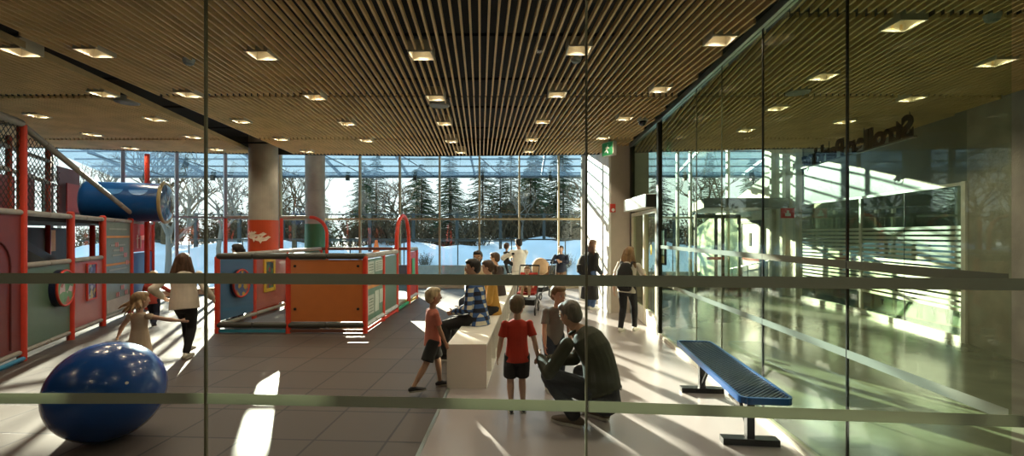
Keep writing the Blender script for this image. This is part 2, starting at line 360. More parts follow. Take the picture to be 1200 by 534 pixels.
st = MB().ell((2.50, 8.13, 1.43), (.005, .055, .10)).build('door_sticker', mat('yellow_sticker', (.85, .62, .03)), dr, smooth=True)
# outer doors of the vestibule, its flat roof, and the service door on the ivory wall
d2 = struct_empty('door_2')
for px in (815, 839, 847, 866):
    X = (px-600)/F*13.2; MB().box((X, 13.2, 1.14), (.07, .07, 2.28)).build('frame', mat('green_grey_metal', (.10, .11, .09), rough=.4), d2)
for z in (.14, 2.24): MB().box(((840-600)/F*13.2, 13.2, z), (1.3, .07, .10)).build('frame', MATS['green_grey_metal'], d2)
for a, b in ((816, 838), (848, 865)): MB().slab([((a-600)/F*13.2, 13.19), ((b-600)/F*13.2, 13.19), ((b-600)/F*13.2, 13.21), ((a-600)/F*13.2, 13.21)], .15, 2.2).build('pane', GL_R, d2)
MB().box((5.9, 13.12, 1.02), (.5, .03, .08)).build('push_bar', REDP, d2)
cn = MB().slab([(5.3, 12.5), (7.66, 12.5), (7.66, 15.6), (6.1, 15.6)], 2.45, 2.72)
S_(cn, 'ceiling', mat('vestibule_roof', (.20, .20, .18), rough=.5))
d3 = struct_empty('door_3')
MB().box((7.64, 14.45, 1.02), (.05, 1.05, 2.05)).build('door_leaf', mat('cream_door', (.80, .78, .68)), d3)
for y in (13.88, 15.02): MB().box((7.64, y, 1.05), (.09, .09, 2.15)).build('frame', MATS['green_grey_metal'], d3)
MB().box((7.64, 14.45, 2.11), (.09, 1.2, .09)).build('frame', MATS['green_grey_metal'], d3)
MB().box((7.605, 14.45, 1.55), (.02, .12, .42)).build('vision_pane', DARKM, d3)
MB().box((7.60, 14.4, 1.0), (.02, 1.0, .22)).build('warning_sign', mat('brick_red_sign', (.50, .07, .03)), d3)
MB().box((7.585, 14.4, 1.03), (.01, .8, .025)).build('lettering', mat('pale_lettering', (.7, .5, .4)), d3)
MB().box((7.585, 14.4, .96), (.01, .7, .025)).build('lettering', MATS['pale_lettering'], d3)
hr = MB(); hr.loft([(7.45, 13.1, .95), (7.45, 15.4, .55)], .022, seg=8)
for y, z in ((13.2, .93), (14.3, .74), (15.3, .57)): hr.cyl((7.45, y, 0), (7.45, y, z), .02, seg=8)
S_(hr, 'trim_6', ALU)
# ribbed ivory pilasters on the far ivory wall
pl = MB()
for y in (12.15, 12.75, 13.25): pl.box((7.63, y, 2.3), (.10, .12, 4.6))
S_(pl, 'trim_7', mat('pale_pilaster', (.62, .62, .54)))
fw = thing('fire_sign', 'red fire extinguisher sign projecting from the ivory vestibule wall', 'sign', (7.4, 11.9, 2.27))
MB().box((7.25, 11.9, 2.27), (.34, .05, .26)).build('sign_panel', mat('sign_red', (.62, .05, .03)), fw)
MB().prism([(7.17, 11.86, 2.19), (7.31, 11.86, 2.19), (7.31, 11.86, 2.27), (7.27, 11.86, 2.27), (7.27, 11.86, 2.34), (7.21, 11.86, 2.34), (7.21, 11.86, 2.27), (7.17, 11.86, 2.27)], (0, .02, 0)).build('pictogram', WHITE, fw)
MB().box((7.52, 11.9, 2.29), (.26, .03, .04)).build('bracket', ALU, fw)
# storage room glazing with frosted stripes
w6 = struct_empty('window_6')
ST = mat('frosted_stripe', (.86, .88, .80), rough=.7, var=.02); film_translucent(ST, .35)
gp = [V((7.13, 7.10, 0)), V((7.375, 8.5, 0)), V((7.60, 9.8, 0)), V((7.64, 10.9, 0)), V((7.665, 11.95, 0))]
for k, (a, b) in enumerate(zip(gp, gp[1:])):
    MB().slab([a, b, b+V((.012, .0, 0)), a+V((.012, 0, 0))], .09, 2.50).build('pane', GL_S, w6)
    sm = MB()
    for i in range(16):
        z = .50+i*.088
        sm.slab([a-V((.003, 0, 0)), b-V((.003, 0, 0)), b-V((.001, 0, 0)), a-V((.001, 0, 0))], z-.026, z+.026)
    if k < 4: sm.build('frosted_stripes', ST, w6)
    MB().bar(a+UPV*.045, b+UPV*.045, .07, .09).build('sill', WHITE, w6)
    MB().bar(a+UPV*2.51, b+UPV*2.51, .06, .05).build('head', WHITE, w6)
MB().box((7.12, 7.10, 1.27), (.08, .07, 2.54)).build('jamb', WHITE, w6)
MB().box((7.60, 9.85, 1.27), (.05, .05, 2.54)).build('jamb', WHITE, w6)
MB().box((7.38, 8.5, 1.27), (.018, .012, 2.5)).build('joint', DARKM, w6)
# ---------------------------------------------------------------- round columns
TREE = mat('white_decal', (.82, .74, .62), var=.02)
def column(x, y, r, colour, cname, zt, label):
    t = thing('concrete_column', label, 'column', (x, y, 0))
    MB().cyl((x, y, zt), (x, y, 4.6), r, seg=40).build('shaft', RAW, t, smooth=False)
    MB().cyl((x, y, 0), (x, y, zt), r+.012, seg=40).build('painted_base', mat(cname, colour, rough=.45, var=.04), t)
    return t
c1 = column(-5.66, 10.3, .30, (.55, .07, .02), 'column_red', 2.03, 'thick round concrete column with a red painted base and white bird decals')
db = MB()
def on_col(cx, cyy, r, a, z): return V((cx+r*math.cos(a), cyy+r*math.sin(a), z))
for (a0, z0, sc) in ((-1.55, 1.66, 1.0), (-1.15, 1.60, .8), (-1.9, 1.72, .6)):
    sh = [(-.20, .0), (-.12, .05), (-.10, .13), (-.03, .06), (.06, .05), (.15, .10), (.22, .06), (.16, .02), (.10, -.04), (.0, -.05), (-.04, -.12), (-.08, -.05), (-.15, -.04)]
    db.bm.faces.new([db.bm.verts.new(on_col(-5.66, 10.3, .325, a0+u*sc/.32*1.0, z0+v*sc)) for u, v in sh])
db.build('bird_decal', TREE, c1, recalc=False)
column(-6.03, 13.85, .285, (.02, .16, .07), 'column_green', 2.03, 'round concrete column with a green painted base, close to the windows')
# ---------------------------------------------------------------- outdoors
SN = MB(); N = 64
def gz(x, y):
    a = max(0, min(1, (y-19.5)/4.5)); a = a*a*(3-2*a)
    return -.12+a*1.25+(.22*math.sin(x*.8+y*.5)+.14*math.sin(x*1.9-y*.8)+.16*math.sin(x*.37+1))*min(1, max(0, (y-15.5)/5))*(1 if y < 30 else .6)
ysn = [WY-8+.0]+[WY+.2+i*.45 for i in range(34)]+[32+i*5 for i in range(14)]
xsn = [-70, -55, -45]+[-36+i*.9 for i in range(72)]+[32, 40, 55, 70]
grid = [[SN.bm.verts.new((x, y, gz(x, y) if y > WY else -.14)) for x in xsn] for y in ysn]
for r0, r1 in zip(grid, grid[1:]):
    for k in range(len(xsn)-1): SN.bm.faces.new((r0[k], r0[k+1], r1[k+1], r1[k]))
sn = SN.build('ground', SNOW, smooth=True); sn['kind'] = 'structure'
S_(MB().box((-2.5, 18.6, .14), (9.5, .25, .62)).box((6.5, 18.4, .0), (3, .25, .4)), 'wall_outer', mat('garden_wall', (.22, .23, .20)))
rail = thing('handrail', 'thin metal handrail along the snowy path outside the windows', 'railing', (0, 19.6, 0))
MB().loft([(-14, 19.6, 1.5), (14, 19.6, 1.5)], .03, seg=6).build('top_rail', DARKM, rail)
for i in range(13):
    x = -14+i*2.33; MB().cyl((x, 19.6, -.1), (x, 19.6, 1.5), .025, seg=6).build('post', DARKM, rail)
fence = thing('fence', 'dark post and rail fence on the snowbank in front of the trees', 'fence', (0, 24, 0))
FC = mat('fence_paint', (.035, .045, .045))
for i in range(18):
    x = -21.4+i*2.31; MB().box((x, 24, 1.75), (.16, .12, 2.2)).build('post', FC, fence)
for z in (2.78,): MB().bar((-23, 24, z), (19, 24, z), .05, .06).build('rail', FC, fence)
MB().bar((-23, 24, 1.38), (19, 24, 1.38), .05, .06).build('rail', FC, fence)
cone = thing('traffic_cone', 'small orange traffic cone on the snowbank by the fence', 'cone', (-6.9, 23, 1.4))
z0 = gz(-6.9, 23)
MB().cyl((-6.9, 23, z0), (-6.9, 23, z0+.75), .2, .05, seg=16).build('cone_body', mat('cone_orange', (.85, .16, .02)), cone, smooth=True)
MB().box((-6.9, 23, z0+.02), (.5, .5, .06)).build('base', MATS['cone_orange'], cone)
hut = thing('shed', 'small orange brick shed between the trees beyond the fence', 'shed', (.2, 33, 1.2))
MB().box((.2, 33, 2.3), (1.9, 1.6, 2.6)).build('wall', mat('orange_brick', (.50, .24, .08), var=.2, scale=12), hut)
MB().prism([(-.9, 32.1, 3.6), (1.3, 32.1, 3.6), (.2, 32.1, 4.2)], (0, 1.8, 0)).build('roof', mat('shed_roof', (.25, .15, .09)), hut)
# glass canopy above the windows outside
cn = thing('canopy', 'blue glazed canopy on steel brackets outside above the tall windows', 'canopy', (0, 17, 4.4))
CG = glass('canopy_glass', (.74, .83, .89), 1.0, f0=.10)
def cz_(y): return 4.45-(y-14.65)*.245
MB().prism([(-15, 14.65, cz_(14.65)), (11, 14.65, cz_(14.65)), (11, 17.0, cz_(17)), (-15, 17.0, cz_(17))], (0, 0, .02)).build('glass_roof', CG, cn)
CB = mat('canopy_steel', (.10, .13, .16), rough=.4, metal=.3)
for i in range(4):
    y = 14.9+i*.62; MB().box((-2, y, cz_(y)+.06), (26, .04, .05)).build('purlin', CB, cn)
for i in range(11):
    x = -14+i*2.52
    MB().bar((x, 14.6, cz_(14.6)+.08), (x, 17, cz_(17)+.08), .06, .10).build('rafter', CB, cn)
    MB().bar((x+.2, 14.7, 4.35), (x+1.0, 16.9, cz_(16.9)), .025, .025).build('tie_rod', CB, cn)
    MB().box((x+.3, 16.9, cz_(16.9)-.08), (.12, .12, .18)).build('bracket', DARKM, cn)
MB().box((-2, 17.02, cz_(17)+.03), (26, .05, .13)).build('fascia', CB, cn)
# trees
BARK = mat('bark', (.09, .065, .045), bump=.5, bscale=30, stretch=(1, 1, .2))
BARKP = mat('pale_bark', (.20, .18, .15), bump=.4, bscale=20, stretch=(1, 1, .2))
NEED = mat('needles', (.028, .07, .035), rough=.8, var=.5, scale=1.5, col2=(.06, .10, .03))
NEED2 = mat('warm_needles', (.07, .085, .03), rough=.8, var=.4, scale=1.5)
TW = mat('brown_twigs', (.10, .07, .035), rough=.9, var=.3)
def conifer(h, r, seed, nm):
    rnd = random.Random(seed); t = thing('conifer', 'dense evergreen conifer standing beyond the snowy fence', 'tree', (0, 0, 0), group='conifers beyond the fence')
    MB().loft([(0, 0, -.5), (0, 0, h*.5), (0, 0, h*.97)], [.16, .10, .02], seg=8).build('trunk', BARK, t, smooth=True)
    f = MB(); z = h*.10
    while z < h*.98:
        k = 1-(z/h); L = r*(k**.75)*rnd.uniform(.75, 1.1)+.1; nb = 7+int(5*k)
        for i in range(nb):
            a = rnd.uniform(0, 2*PI); l = L*rnd.uniform(.6, 1.1); dr = rnd.uniform(.12, .38)*l
            ca, sa = math.cos(a), math.sin(a); ns = max(3, int(l/.13))
            for j in range(ns):
                u = (j+.6)/ns; c = V((ca*l*u, sa*l*u, z-dr*u*u+.05*l*u)); wdt = .26*(1-.45*u)*rnd.uniform(.7, 1.2)
                for sg in (-1, 1):
                    tip = c+V((-sa*sg*wdt+ca*.14, ca*sg*wdt+sa*.14, -.07-rnd.uniform(0, .07)))
                    f.quad(c+V((ca*.06, sa*.06, .02)), tip, c-V((ca*.07, sa*.07, -.02)))
        z += h*.018+.05*k
    f.build('foliage', nm, t, recalc=False)
    return t
def put(t, x, y, rz, s, z=None):
    t.location = (x, y, gz(x, y) if z is None else z); t.rotation_euler = (0, 0, rz); t.scale = (s, s, s)
con = [conifer(9.5, 3.3, 1, NEED), conifer(8.0, 3.6, 2, NEED2), conifer(11.5, 3.4, 3, NEED)]
spots = [(-9.0, 30, 2, .95), (-6.6, 33, 0, .85), (-3.9, 29, 0, .80), (-2.2, 34, 1, 1.0), (-.8, 31, 2, .78), (1.2, 29.5, 0, .9), (3.2, 32, 2, .82), (5.4, 30, 1, .95), (-5.1, 37, 2, .9),
         (1.9, 37, 1, 1.2), (7.2, 33, 2, .75), (9.4, 29, 0, .8), (-11.5, 35, 0, .85), (11.8, 27, 2, .75), (13.5, 24, 1, .8), (4.3, 38, 0, 1.1), (-8, 38, 1, 1.05), (-15.5, 36, 1, .8), (16, 30, 0, .9), (-.1, 40, 2, .9), (-13.5, 42, 2, .8), (-20, 40, 0, .7), (-26, 42, 1, .7), (9, 38, 1, 1.2)]
used = set()
for i, (x, y, k, s) in enumerate(spots):
    t = con[k] if k not in used else copy_tree(con[k]); used.add(k); put(t, x, y, i*1.7, s*((.66 if x > -7.5 else .56) if y < 32 else .76))
def bare_tree(h, seed, m=BARKP):
    rnd = random.Random(seed); t = thing('bare_tree', 'leafless tree with spreading branches beyond the windows', 'tree', (0, 0, 0), group='leafless trees outside')
    b = MB()
    def grow(p, d, L, r, lv):
        q = p+d*L*.5+V((rnd.uniform(-.1, .1), rnd.uniform(-.1, .1), 0))*L*.3; e = q+(d+V((rnd.uniform(-.2, .2), rnd.uniform(-.2, .2), .1))).normalized()*L*.5
        b.loft([p, q, e], [r, r*.85, r*.66], seg=5 if lv else 8, cap=False)
        if lv >= 5: return
        for i in range(3 if lv < 4 else 2):
            ax = V((rnd.uniform(-1, 1), rnd.uniform(-1, 1), rnd.uniform(-.1, .55))).normalized()
            grow(p.lerp(e, rnd.uniform(.6, 1)), (d*.75+ax*.8).normalized(), L*rnd.uniform(.6, .8), r*.60, lv+1)
    grow(V((0, 0, -.4)), V((rnd.uniform(-.1, .1), 0, 1)).normalized(), h*.34, h*.020, 0)
    b.build('branches', m, t, smooth=True, recalc=False); return t
bt = [bare_tree(9, 11), bare_tree(10, 12, TW), bare_tree(8, 13)]
bs = [(-15.6, 20.5, 0, 1.1), (-13.6, 21, 2, 1.0), (-10.6, 22, 1, .8), (-18.5, 24, 1, 1.0), (-22, 26, 0, 1.2), (-6.2, 26, 1, .7), (.6, 26, 2, .7), (3.9, 25.5, 1, .75), (6.6, 24, 0, .7), (-12.5, 28, 2, 1.1), (9.8, 23, 1, .8), (-28, 28, 2, 1.2), (-24, 34, 1, 1.1), (-2.6, 25.8, 0, .6), (15, 20, 0, 1.0), (-17, 31, 0, 1.2), (-8.2, 27, 0, .8)]
used = set()
for i, (x, y, k, s) in enumerate(bs):
    t = bt[k] if k not in used else copy_tree(bt[k]); used.add(k); put(t, x, y, i*2.1, s*.72)
def bush(seed):
    rnd = random.Random(seed); t = thing('bush', 'tangled brown leafless bush under the trees outside', 'bush', group='brown bushes outside'); b = MB()
    for i in range(150):
        a = rnd.uniform(0, 2*PI); o = V((rnd.uniform(-.9, .9), rnd.uniform(-.5, .5), 0)); d = V((math.cos(a)*.6, math.sin(a)*.6, rnd.uniform(.7, 1.6)))*rnd.uniform(.5, 1.1)
        b.loft([o, o+d*.6, o+d+V((rnd.uniform(-.2, .2), 0, 0))], [.014, .010, .004], seg=3, cap=False)
        for k in range(5):
            c = o+d*rnd.uniform(.3, 1); b.quad(c, c+V((rnd.uniform(-.16, .16), rnd.uniform(-.1, .1), rnd.uniform(0, .16))), c+V((rnd.uniform(-.1, .1), .03, .07)))
    b.build('twigs', TW, t, recalc=False); return t
bu = [bush(1), bush(2)]; k = 0
for i in range(30):
    x = -24+i*1.35; t = bu[i] if i < 2 else copy_tree(bu[i % 2]); y = 25.6+(i*37 % 10)*.35; put(t, x, y, i*.9, 1.0+(i*13 % 5)*.16)
for i, (x, y) in enumerate([(1.6, 17.6), (3.0, 17.2), (4.2, 17), (.4, 17.4), (2.4, 20.5), (-4.0, 20.6), (5.1, 16.6)]):
    t = copy_tree(bu[i % 2]); put(t, x, y, i, .42); t['label'] = 'small bare shrub poking out of the snow near the windows'; t['group'] = 'bare shrubs in the snow'
# ---------------------------------------------------------------- ceiling fittings
WARM = mat('lamp_glow', (1, .8, .5), emit=(1.0, .80, .52), es=6)
def downlight():
    t = thing('downlight', 'square recessed downlight in the slatted ceiling', 'ceiling light', (0, 0, CZ), group='square downlights in the slatted ceiling')
    f = MB(); a, b = .118, .105
    for x, y, sx, sy in ((0, a, 2*a+.01, .012), (0, -a, 2*a+.01, .012), (a, 0, .012, 2*a+.01), (-a, 0, .012, 2*a+.01)): f.box((x, y, .045), (sx, sy, .12))
    f.build('housing', mat('cream_housing', (.66, .60, .46), rough=.45), t, local=True)
    MB().box((0, 0, .11), (.23, .23, .012)).build('reflector', MATS['cream_housing'], t, local=True)
    MB().cyl((0, 0, .090), (0, 0, .102), .040, seg=16).build('lamp', WARM, t, local=True)
    ld = bpy.data.lights.new('lamp_light', 'SPOT'); ld.energy = LAMP_W; ld.spot_size = 2.4; ld.spot_blend = .6; ld.shadow_soft_size = .05; ld.color = (1.0, .84, .62)
    lo = bpy.data.objects.new('lamp_light', ld); C.objects.link(lo); lo.parent = t; lo.location = (0, 0, .03)
    return t
dl = downlight()
ORD = ['leftmost', 'second from left', 'third from left', 'fourth from left', 'fifth from left', 'sixth from left', 'seventh from left', 'eighth from left', 'ninth from left', 'tenth from left']
ROWS = [[], [], [], [], []]
for p_ in LPX:
    s_ = F*(CZ-H)/(HY-p_[1]); ROWS[0 if s_ < 5.4 else 1 if s_ < 7.0 else 2 if s_ < 8.25 else 3 if s_ < 9.6 else 4].append(p_)
FILL_POS = [V((x, y, CZ)) for y in (-2.6, -.4, 1.6) for x in (-9, -6, -3, 0, 3)]  # unseen downlights added to brighten the frosted bands and people's backs
FILL_LAMP = dl.children[-1].data.copy() if dl.children[-1].type == 'LIGHT' else [c for c in dl.children if c.type == 'LIGHT'][0].data.copy()
FILL_LAMP.energy = 130
for i, L in enumerate(LIGHTS+FILL_POS):
    t = dl if i == 0 else copy_tree(dl); t.location = (L.x, L.y, CZ if L.y > 2.2 else CZ-.01)
    if i < len(LPX):
        r_ = [k for k in range(5) if LPX[i] in ROWS[k]][0]; c_ = sorted(ROWS[r_]).index(LPX[i])
        t['label'] = 'square recessed downlight, %s in the %s row of the slatted ceiling' % (ORD[min(c_, 9)], ('nearest', 'second nearest', 'middle', 'second farthest', 'farthest')[r_])
    else:
        t['label'] = 'added unseen fill downlight in the ceiling on the near side of the front glass'; lo_ = [c for c in t.children if c.type == 'LIGHT'][0]; lo_.data = FILL_LAMP
for i, (g_, lb) in enumerate(zip(GRILLES, ('round grey ceiling speaker in the central slats', 'round grey ceiling speaker in the left slats near the track', 'round grey ceiling speaker in the slats beyond the inner glass wall'))):
    t = thing('ceiling_speaker', lb, 'speaker', (g_.x, g_.y, CZ))
    MB().cyl((0, 0, .0), (0, 0, .07), .15, seg=28).build('housing', mat('speaker_grey', (.38, .38, .35), rough=.5), t, local=True)
    r = MB().cyl((0, 0, -.006), (0, 0, .0), .13, seg=28); r.build('grille', mat('speaker_grille', (.25, .26, .25), rough=.6, bump=.6, bscale=200), t, local=True)
    t.scale = (1, 1, 1)
for (px, py), lb in (((675, 69), 'small white smoke detector beside the central downlight'), ((221, 71.5), 'small white smoke detector on the left slats'), ((1163, 20), 'small smoke detector on the slats at the far right')):
    p = ceil_pt(px, py); t = thing('smoke_detector', lb, 'smoke detector', tuple(p))
    MB().cyl((0, 0, -.03), (0, 0, .02), .05, .065, seg=20).build('body', mat('detector_grey', (.45, .5, .5)), t, local=True, smooth=False)
    MB().cyl((0, 0, -.045), (0, 0, -.03), .028, .05, seg=20).build('sensor', mat('detector_dark', (.2, .24, .24)), t, local=True)
p = ceil_pt(753, 140); t = thing('dome_camera', 'black dome security camera on the ceiling near the door', 'camera', tuple(p))
MB().cyl((0, 0, -.03), (0, 0, .03), .085, seg=24).build('mount', mat('camera_white', (.6, .6, .55)), t, local=True)
MB().ell((0, 0, -.03), (.07, .07, .08), seg=20).build('dome', mat('dome_black', (.01, .01, .012), rough=.1), t, local=True, smooth=True)
# exit sign
ex = thing('exit_sign', 'hanging green running man exit sign by the beige pillar', 'exit sign', (2.0, 9.3, CZ))
MB().box((2.0, 9.3, CZ-.17), (.10, .34, .28), rz=.5).build('casing', mat('exit_casing', (.50, .48, .42)), ex)
Mx = Matrix.Rotation(.5, 3, 'Z'); fc = V((2.0, 9.3, CZ-.17))
MB().box(fc+Mx @ V((-.053, 0, 0)), (.006, .32, .26), rz=.5).build('sign_face', mat('exit_green', (.01, .14, .05), emit=(.02, .5, .15), es=.06), ex)
rm = MB()
def ep(u, v): return fc+Mx @ V((-.059, -u, v))
rm.ell(ep(.02, .075), (.004, .02, .02)); rm.bar(ep(.015, .05), ep(-.02, -.02), .006, .03); rm.bar(ep(-.02, -.02), ep(.03, -.09), .006, .02); rm.bar(ep(-.02, -.02), ep(-.07, -.06), .006, .02); rm.bar(ep(.01, .04), ep(.06, .0), .006, .014); rm.bar(ep(.0, .04), ep(-.05, .02), .006, .014)
rm.build('running_man', WHITE, ex)
MB().cyl((2.0, 9.3, CZ-.03), (2.0, 9.3, CZ+.02), .03, seg=10).build('mount', ALU, ex)
fa = thing('fire_alarm', 'small red fire alarm box on the corner of the beige pillar', 'fire alarm', (2.2, 9.85, 2.2))
MB().box((2.19, 9.83, 2.28), (.11, .05, .18)).build('casing', REDP, fa); MB().cyl((2.19, 9.80, 2.24), (2.19, 9.79, 2.24), .035, seg=12).build('strobe', WHITE, fa)
ps = thing('card_reader', 'tall narrow blue and white sign plate on the dark glass wall post', 'sign', (2.47, 7.55, 1.55))
MB().box((2.53, 7.52, 1.50), (.035, .14, .60)).build('backing', mat('navy_plate', (.02, .03, .07)), ps)
MB().box((2.51, 7.515, 1.57), (.012, .11, .40)).build('plate', mat('pale_blue_plate', (.45, .60, .75)), ps)
MB().box((2.51, 7.515, 1.29), (.012, .11, .12)).build('footer', mat('tan_plate', (.6, .42, .25)), ps)
# mirrored lettering, read from the far side of the room
tx = bpy.data.curves.new('stroller_parking_letters', 'FONT'); tx.body = 'Stroller Parking'; tx.size = .50; tx.extrude = .010; tx.offset = .022; tx.align_x = 'LEFT'
to = bpy.data.objects.new('wall_lettering', tx); C.objects.link(to); to.data.materials.append(mat('black_letters', (.004, .005, .004), rough=.95, spec=.05))
a, b = V((6.27, 7.07, 3.24)), V((6.67, 10.4, 3.24)); d = (b-a).normalized(); nrm = d.cross(UPV)
to.matrix_world = Matrix.Translation(a) @ Matrix((d, UPV, nrm)).transposed().to_4x4()
bpy.context.view_layer.update(); wdt = to.dimensions.x; to.scale = ((b-a).length/wdt, 1, 1)
bpy.context.view_layer.update(); dg_ = bpy.context.evaluated_depsgraph_get(); mt_ = bpy.data.meshes.new_from_object(to.evaluated_get(dg_)); mw_ = to.matrix_world.copy(); bpy.data.objects.remove(to)
to = bpy.data.objects.new('wall_lettering', mt_); C.objects.link(to); to.matrix_world = mw_
tag(to, 'black cut out letters reading Stroller Parking, seen from behind below the ceiling', 'sign')
lr = MB().bar(a+V((0, 0, -.01))-d*.05, b+V((0, 0, -.01)), .05, .03)
for k in (0.02, .35, .68, .98): lr.bar(a.lerp(b, k), a.lerp(b, k)+V((0, 0, .42)), .012, .012)
lr.build('support_rail', DARKM, to); bpy.context.view_layer.update(); bpy.data.objects['support_rail'].matrix_parent_inverse = to.matrix_world.inverted()
# shelf unit with bins behind the striped glazing
sh = thing('shelf_unit', 'low pale shelf unit behind the striped storage glazing', 'shelf', (7.75, 8.6, 0))
PALE = mat('birch_ply', (.66, .56, .38), rough=.5)
MB().box((7.85, 8.5, .12), (.4, 2.3, .03)).build('bottom_board', PALE, sh); MB().box((7.85, 8.5, .62), (.4, 2.3, .03)).build('top_board', PALE, sh)
for y in (7.36, 7.93, 8.5, 9.07, 9.64): MB().box((7.85, y, .37), (.4, .03, .5)).build('divider', PALE, sh)
for x in (7.7, 8.0):
    for y in (7.38, 9.62): MB().box((x, y, .055), (.04, .04, .11)).build('leg', WHITE, sh)
for k, y in enumerate((7.64, 8.21, 8.78, 9.35)):
    t = thing('storage_bin', ('pale fabric bin with dark emblem on the low shelf, %s' % ('nearest the pier', 'second from the pier', 'third from the pier', 'farthest from the pier')[k]), 'bin', (7.82, y, .135), group='bins on the low shelf')
    b_ = MB(); b_.slab([(-.14, -.20), (.14, -.20), (.14, .20), (-.14, .20)], 0, .02)
    for x0_, y0_, sx, sy in ((-.15, 0, .02, .44), (.15, 0, .02, .44), (0, -.21, .3, .02), (0, .21, .3, .02)): b_.box((x0_, y0_, .18), (sx, sy, .36))
    b_.build('basket', mat('bin_fabric', (.70, .72, .64), rough=.8), t, local=True)
    e_ = MB(); e_.prism([(-.165, -.04, .24), (-.165, .04, .24), (-.165, .012, .18), (-.165, .012, .12), (-.165, -.012, .12), (-.165, -.012, .18)], (.006, 0, 0)); e_.build('emblem', DARKM, t, local=True)
# ---------------------------------------------------------------- big blue ball
ball = thing('exercise_ball', 'large shiny blue exercise ball on the rubber floor at lower left', 'ball', (-3.37, 3.77, 0))
b = MB(); Rb = .40
prof = []
for i in range(49):
    a = -PI/2+PI*i/48; rr = Rb*math.cos(a); z = Rb*math.sin(a); rip = 1+.0025*math.cos(i*PI)*(abs(z) < .2)
    prof.append((max(rr*rip, 1e-4), z))
rings = [[b.bm.verts.new((r*math.cos(2*PI*k/64), r*math.sin(2*PI*k/64), z)) for k in range(64)] for r, z in prof]
for r0, r1 in zip(rings, rings[1:]):
    for k in range(64): b.bm.faces.new((r0[k], r0[(k+1) % 64], r1[(k+1) % 64], r1[k]))
bmesh.ops.remove_doubles(b.bm, verts=b.bm.verts, dist=1e-3)
bmesh.ops.rotate(b.bm, verts=b.bm.verts, matrix=Matrix.Rotation(1.1, 3, 'Y') @ Matrix.Rotation(.5, 3, 'X')); bmesh.ops.translate(b.bm, verts=b.bm.verts, vec=(0, 0, Rb))
b.build('ball_skin', mat('ball_blue', (.012, .085, .36), rough=.24, var=.05, coat=.3), ball, smooth=True, local=True)
vv = V((.75, -.45, .3)).normalized()*Rb; MB().cyl(V((0, 0, Rb))+vv*.985, V((0, 0, Rb))+vv*1.008, .012, seg=12).build('valve', WHITE, ball, local=True)
# ---------------------------------------------------------------- blue perforated bench
bn = thing('perforated_bench', 'blue perforated metal bench on black legs beside the inner glass wall', 'bench', (1.985, 4.26, 0))
A, B = V((1.905, 3.37, .46)), V((2.085, 5.20, .46)); d = (B-A).normalized(); sx = d.cross(UPV); L = (B-A).length; hw = .185
def bp(u, v, z=0): return A+d*u+sx*v+UPV*z
BLU = mat('bench_blue', (.015, .11, .34), rough=.3, var=.05)
cor = []
for cu, cv, a0 in ((L-.06, hw-.06, 0), (.06, hw-.06, PI/2), (.06, -hw+.06, PI), (L-.06, -hw+.06, 1.5*PI)):
    for i in range(6): a = a0+PI/2*i/5; cor.append(bp(cu+.06*math.cos(a), cv+.06*math.sin(a)))
rim = MB(); n = len(cor)
for i in range(n):
    p, q = cor[i], cor[(i+1) % n]
    rim.bar(p, q, .022, .05)
rim.build('rim', BLU, bn)
lt = MB()
c0 = -hw
k = -hw*2
sp = .040
nn = int((L+2*hw)/sp)
for i in range(nn):
    for sg in (1, -1):
        u0 = -2*hw+i*sp+.0; v0, v1 = (-hw, hw) if sg > 0 else (hw, -hw); a_, b_ = u0, u0+2*hw*1.0
        t0, t1 = 0.0, 1.0
        if a_ < .01: t0 = (.01-a_)/(b_-a_)
        if b_ > L-.01: t1 = (L-.01-a_)/(b_-a_)
        if t1-t0 > .03: lt.bar(bp(a_+(b_-a_)*t0, v0+(v1-v0)*t0, .006*sg+.012), bp(a_+(b_-a_)*t1, v0+(v1-v0)*t1, .006*sg+.012), .009, .005)
lt.build('mesh_seat', mat('bench_mesh', (.008, .022, .06), rough=.3), bn)
for u in (.32, L-.3):
    lg = MB(); lg.bar(bp(u, -.0, -.03), bp(u, 0, -.44), .06, .06, up=sx); lg.bar(bp(u, -.15, -.02), bp(u, .15, -.02), .05, .04); lg.build('leg', mat('bench_leg', (.012, .012, .012), rough=.35), bn)
    MB().bar(bp(u, -.22, -.435), bp(u, .22, -.435), .09, .05).build('foot', MATS['bench_leg'], bn)
MB().loft([bp(L-.3, 0, -.40), bp(L-.55, 0, -.12), bp(L-.75, 0, -.03)], .016, seg=8).build('brace', MATS['bench_leg'], bn)
MB().loft([bp(.32, 0, -.40), bp(.55, 0, -.12), bp(.75, 0, -.03)], .016, seg=8).build('brace', MATS['bench_leg'], bn)
# ---------------------------------------------------------------- white storage bench with cubbies
sb = thing('storage_bench', 'long white storage bench with open shoe cubbies facing the pale floor', 'bench', (-.1, 8, 0))
def sx0(y): return -.28+.051*(y-5)
def sq(y, off): return V((sx0(y)+off, y, 0))
Y0, Y1 = 5.0, 11.9
MB().slab([sq(Y0, -.44), sq(Y0, 0), sq(Y1, 0), sq(Y1, -.44)], .46, .49).build('top', LAM, sb)
MB().slab([sq(Y0, -.44), sq(Y0, 0), sq(Y1, 0), sq(Y1, -.44)], .0, .03).build('bottom_board', LAM, sb)
MB().slab([sq(Y0, -.44), sq(Y0, -.42), sq(Y1, -.42), sq(Y1, -.44)], .03, .46).build('back_panel', LAM, sb)
MB().slab([sq(Y0, -.42), sq(Y0, 0), sq(Y0+.03, 0), sq(Y0+.03, -.42)], .03, .46).build('end_panel', LAM, sb)
nd = 12
for i in range(1, nd+1):
    y = Y0+(Y1-Y0)*i/nd-.03
    MB().slab([sq(y, -.42), sq(y, 0), sq(y+.025, 0), sq(y+.025, -.42)], .03, .46).build('divider' if i < nd else 'end_panel', LAM, sb)
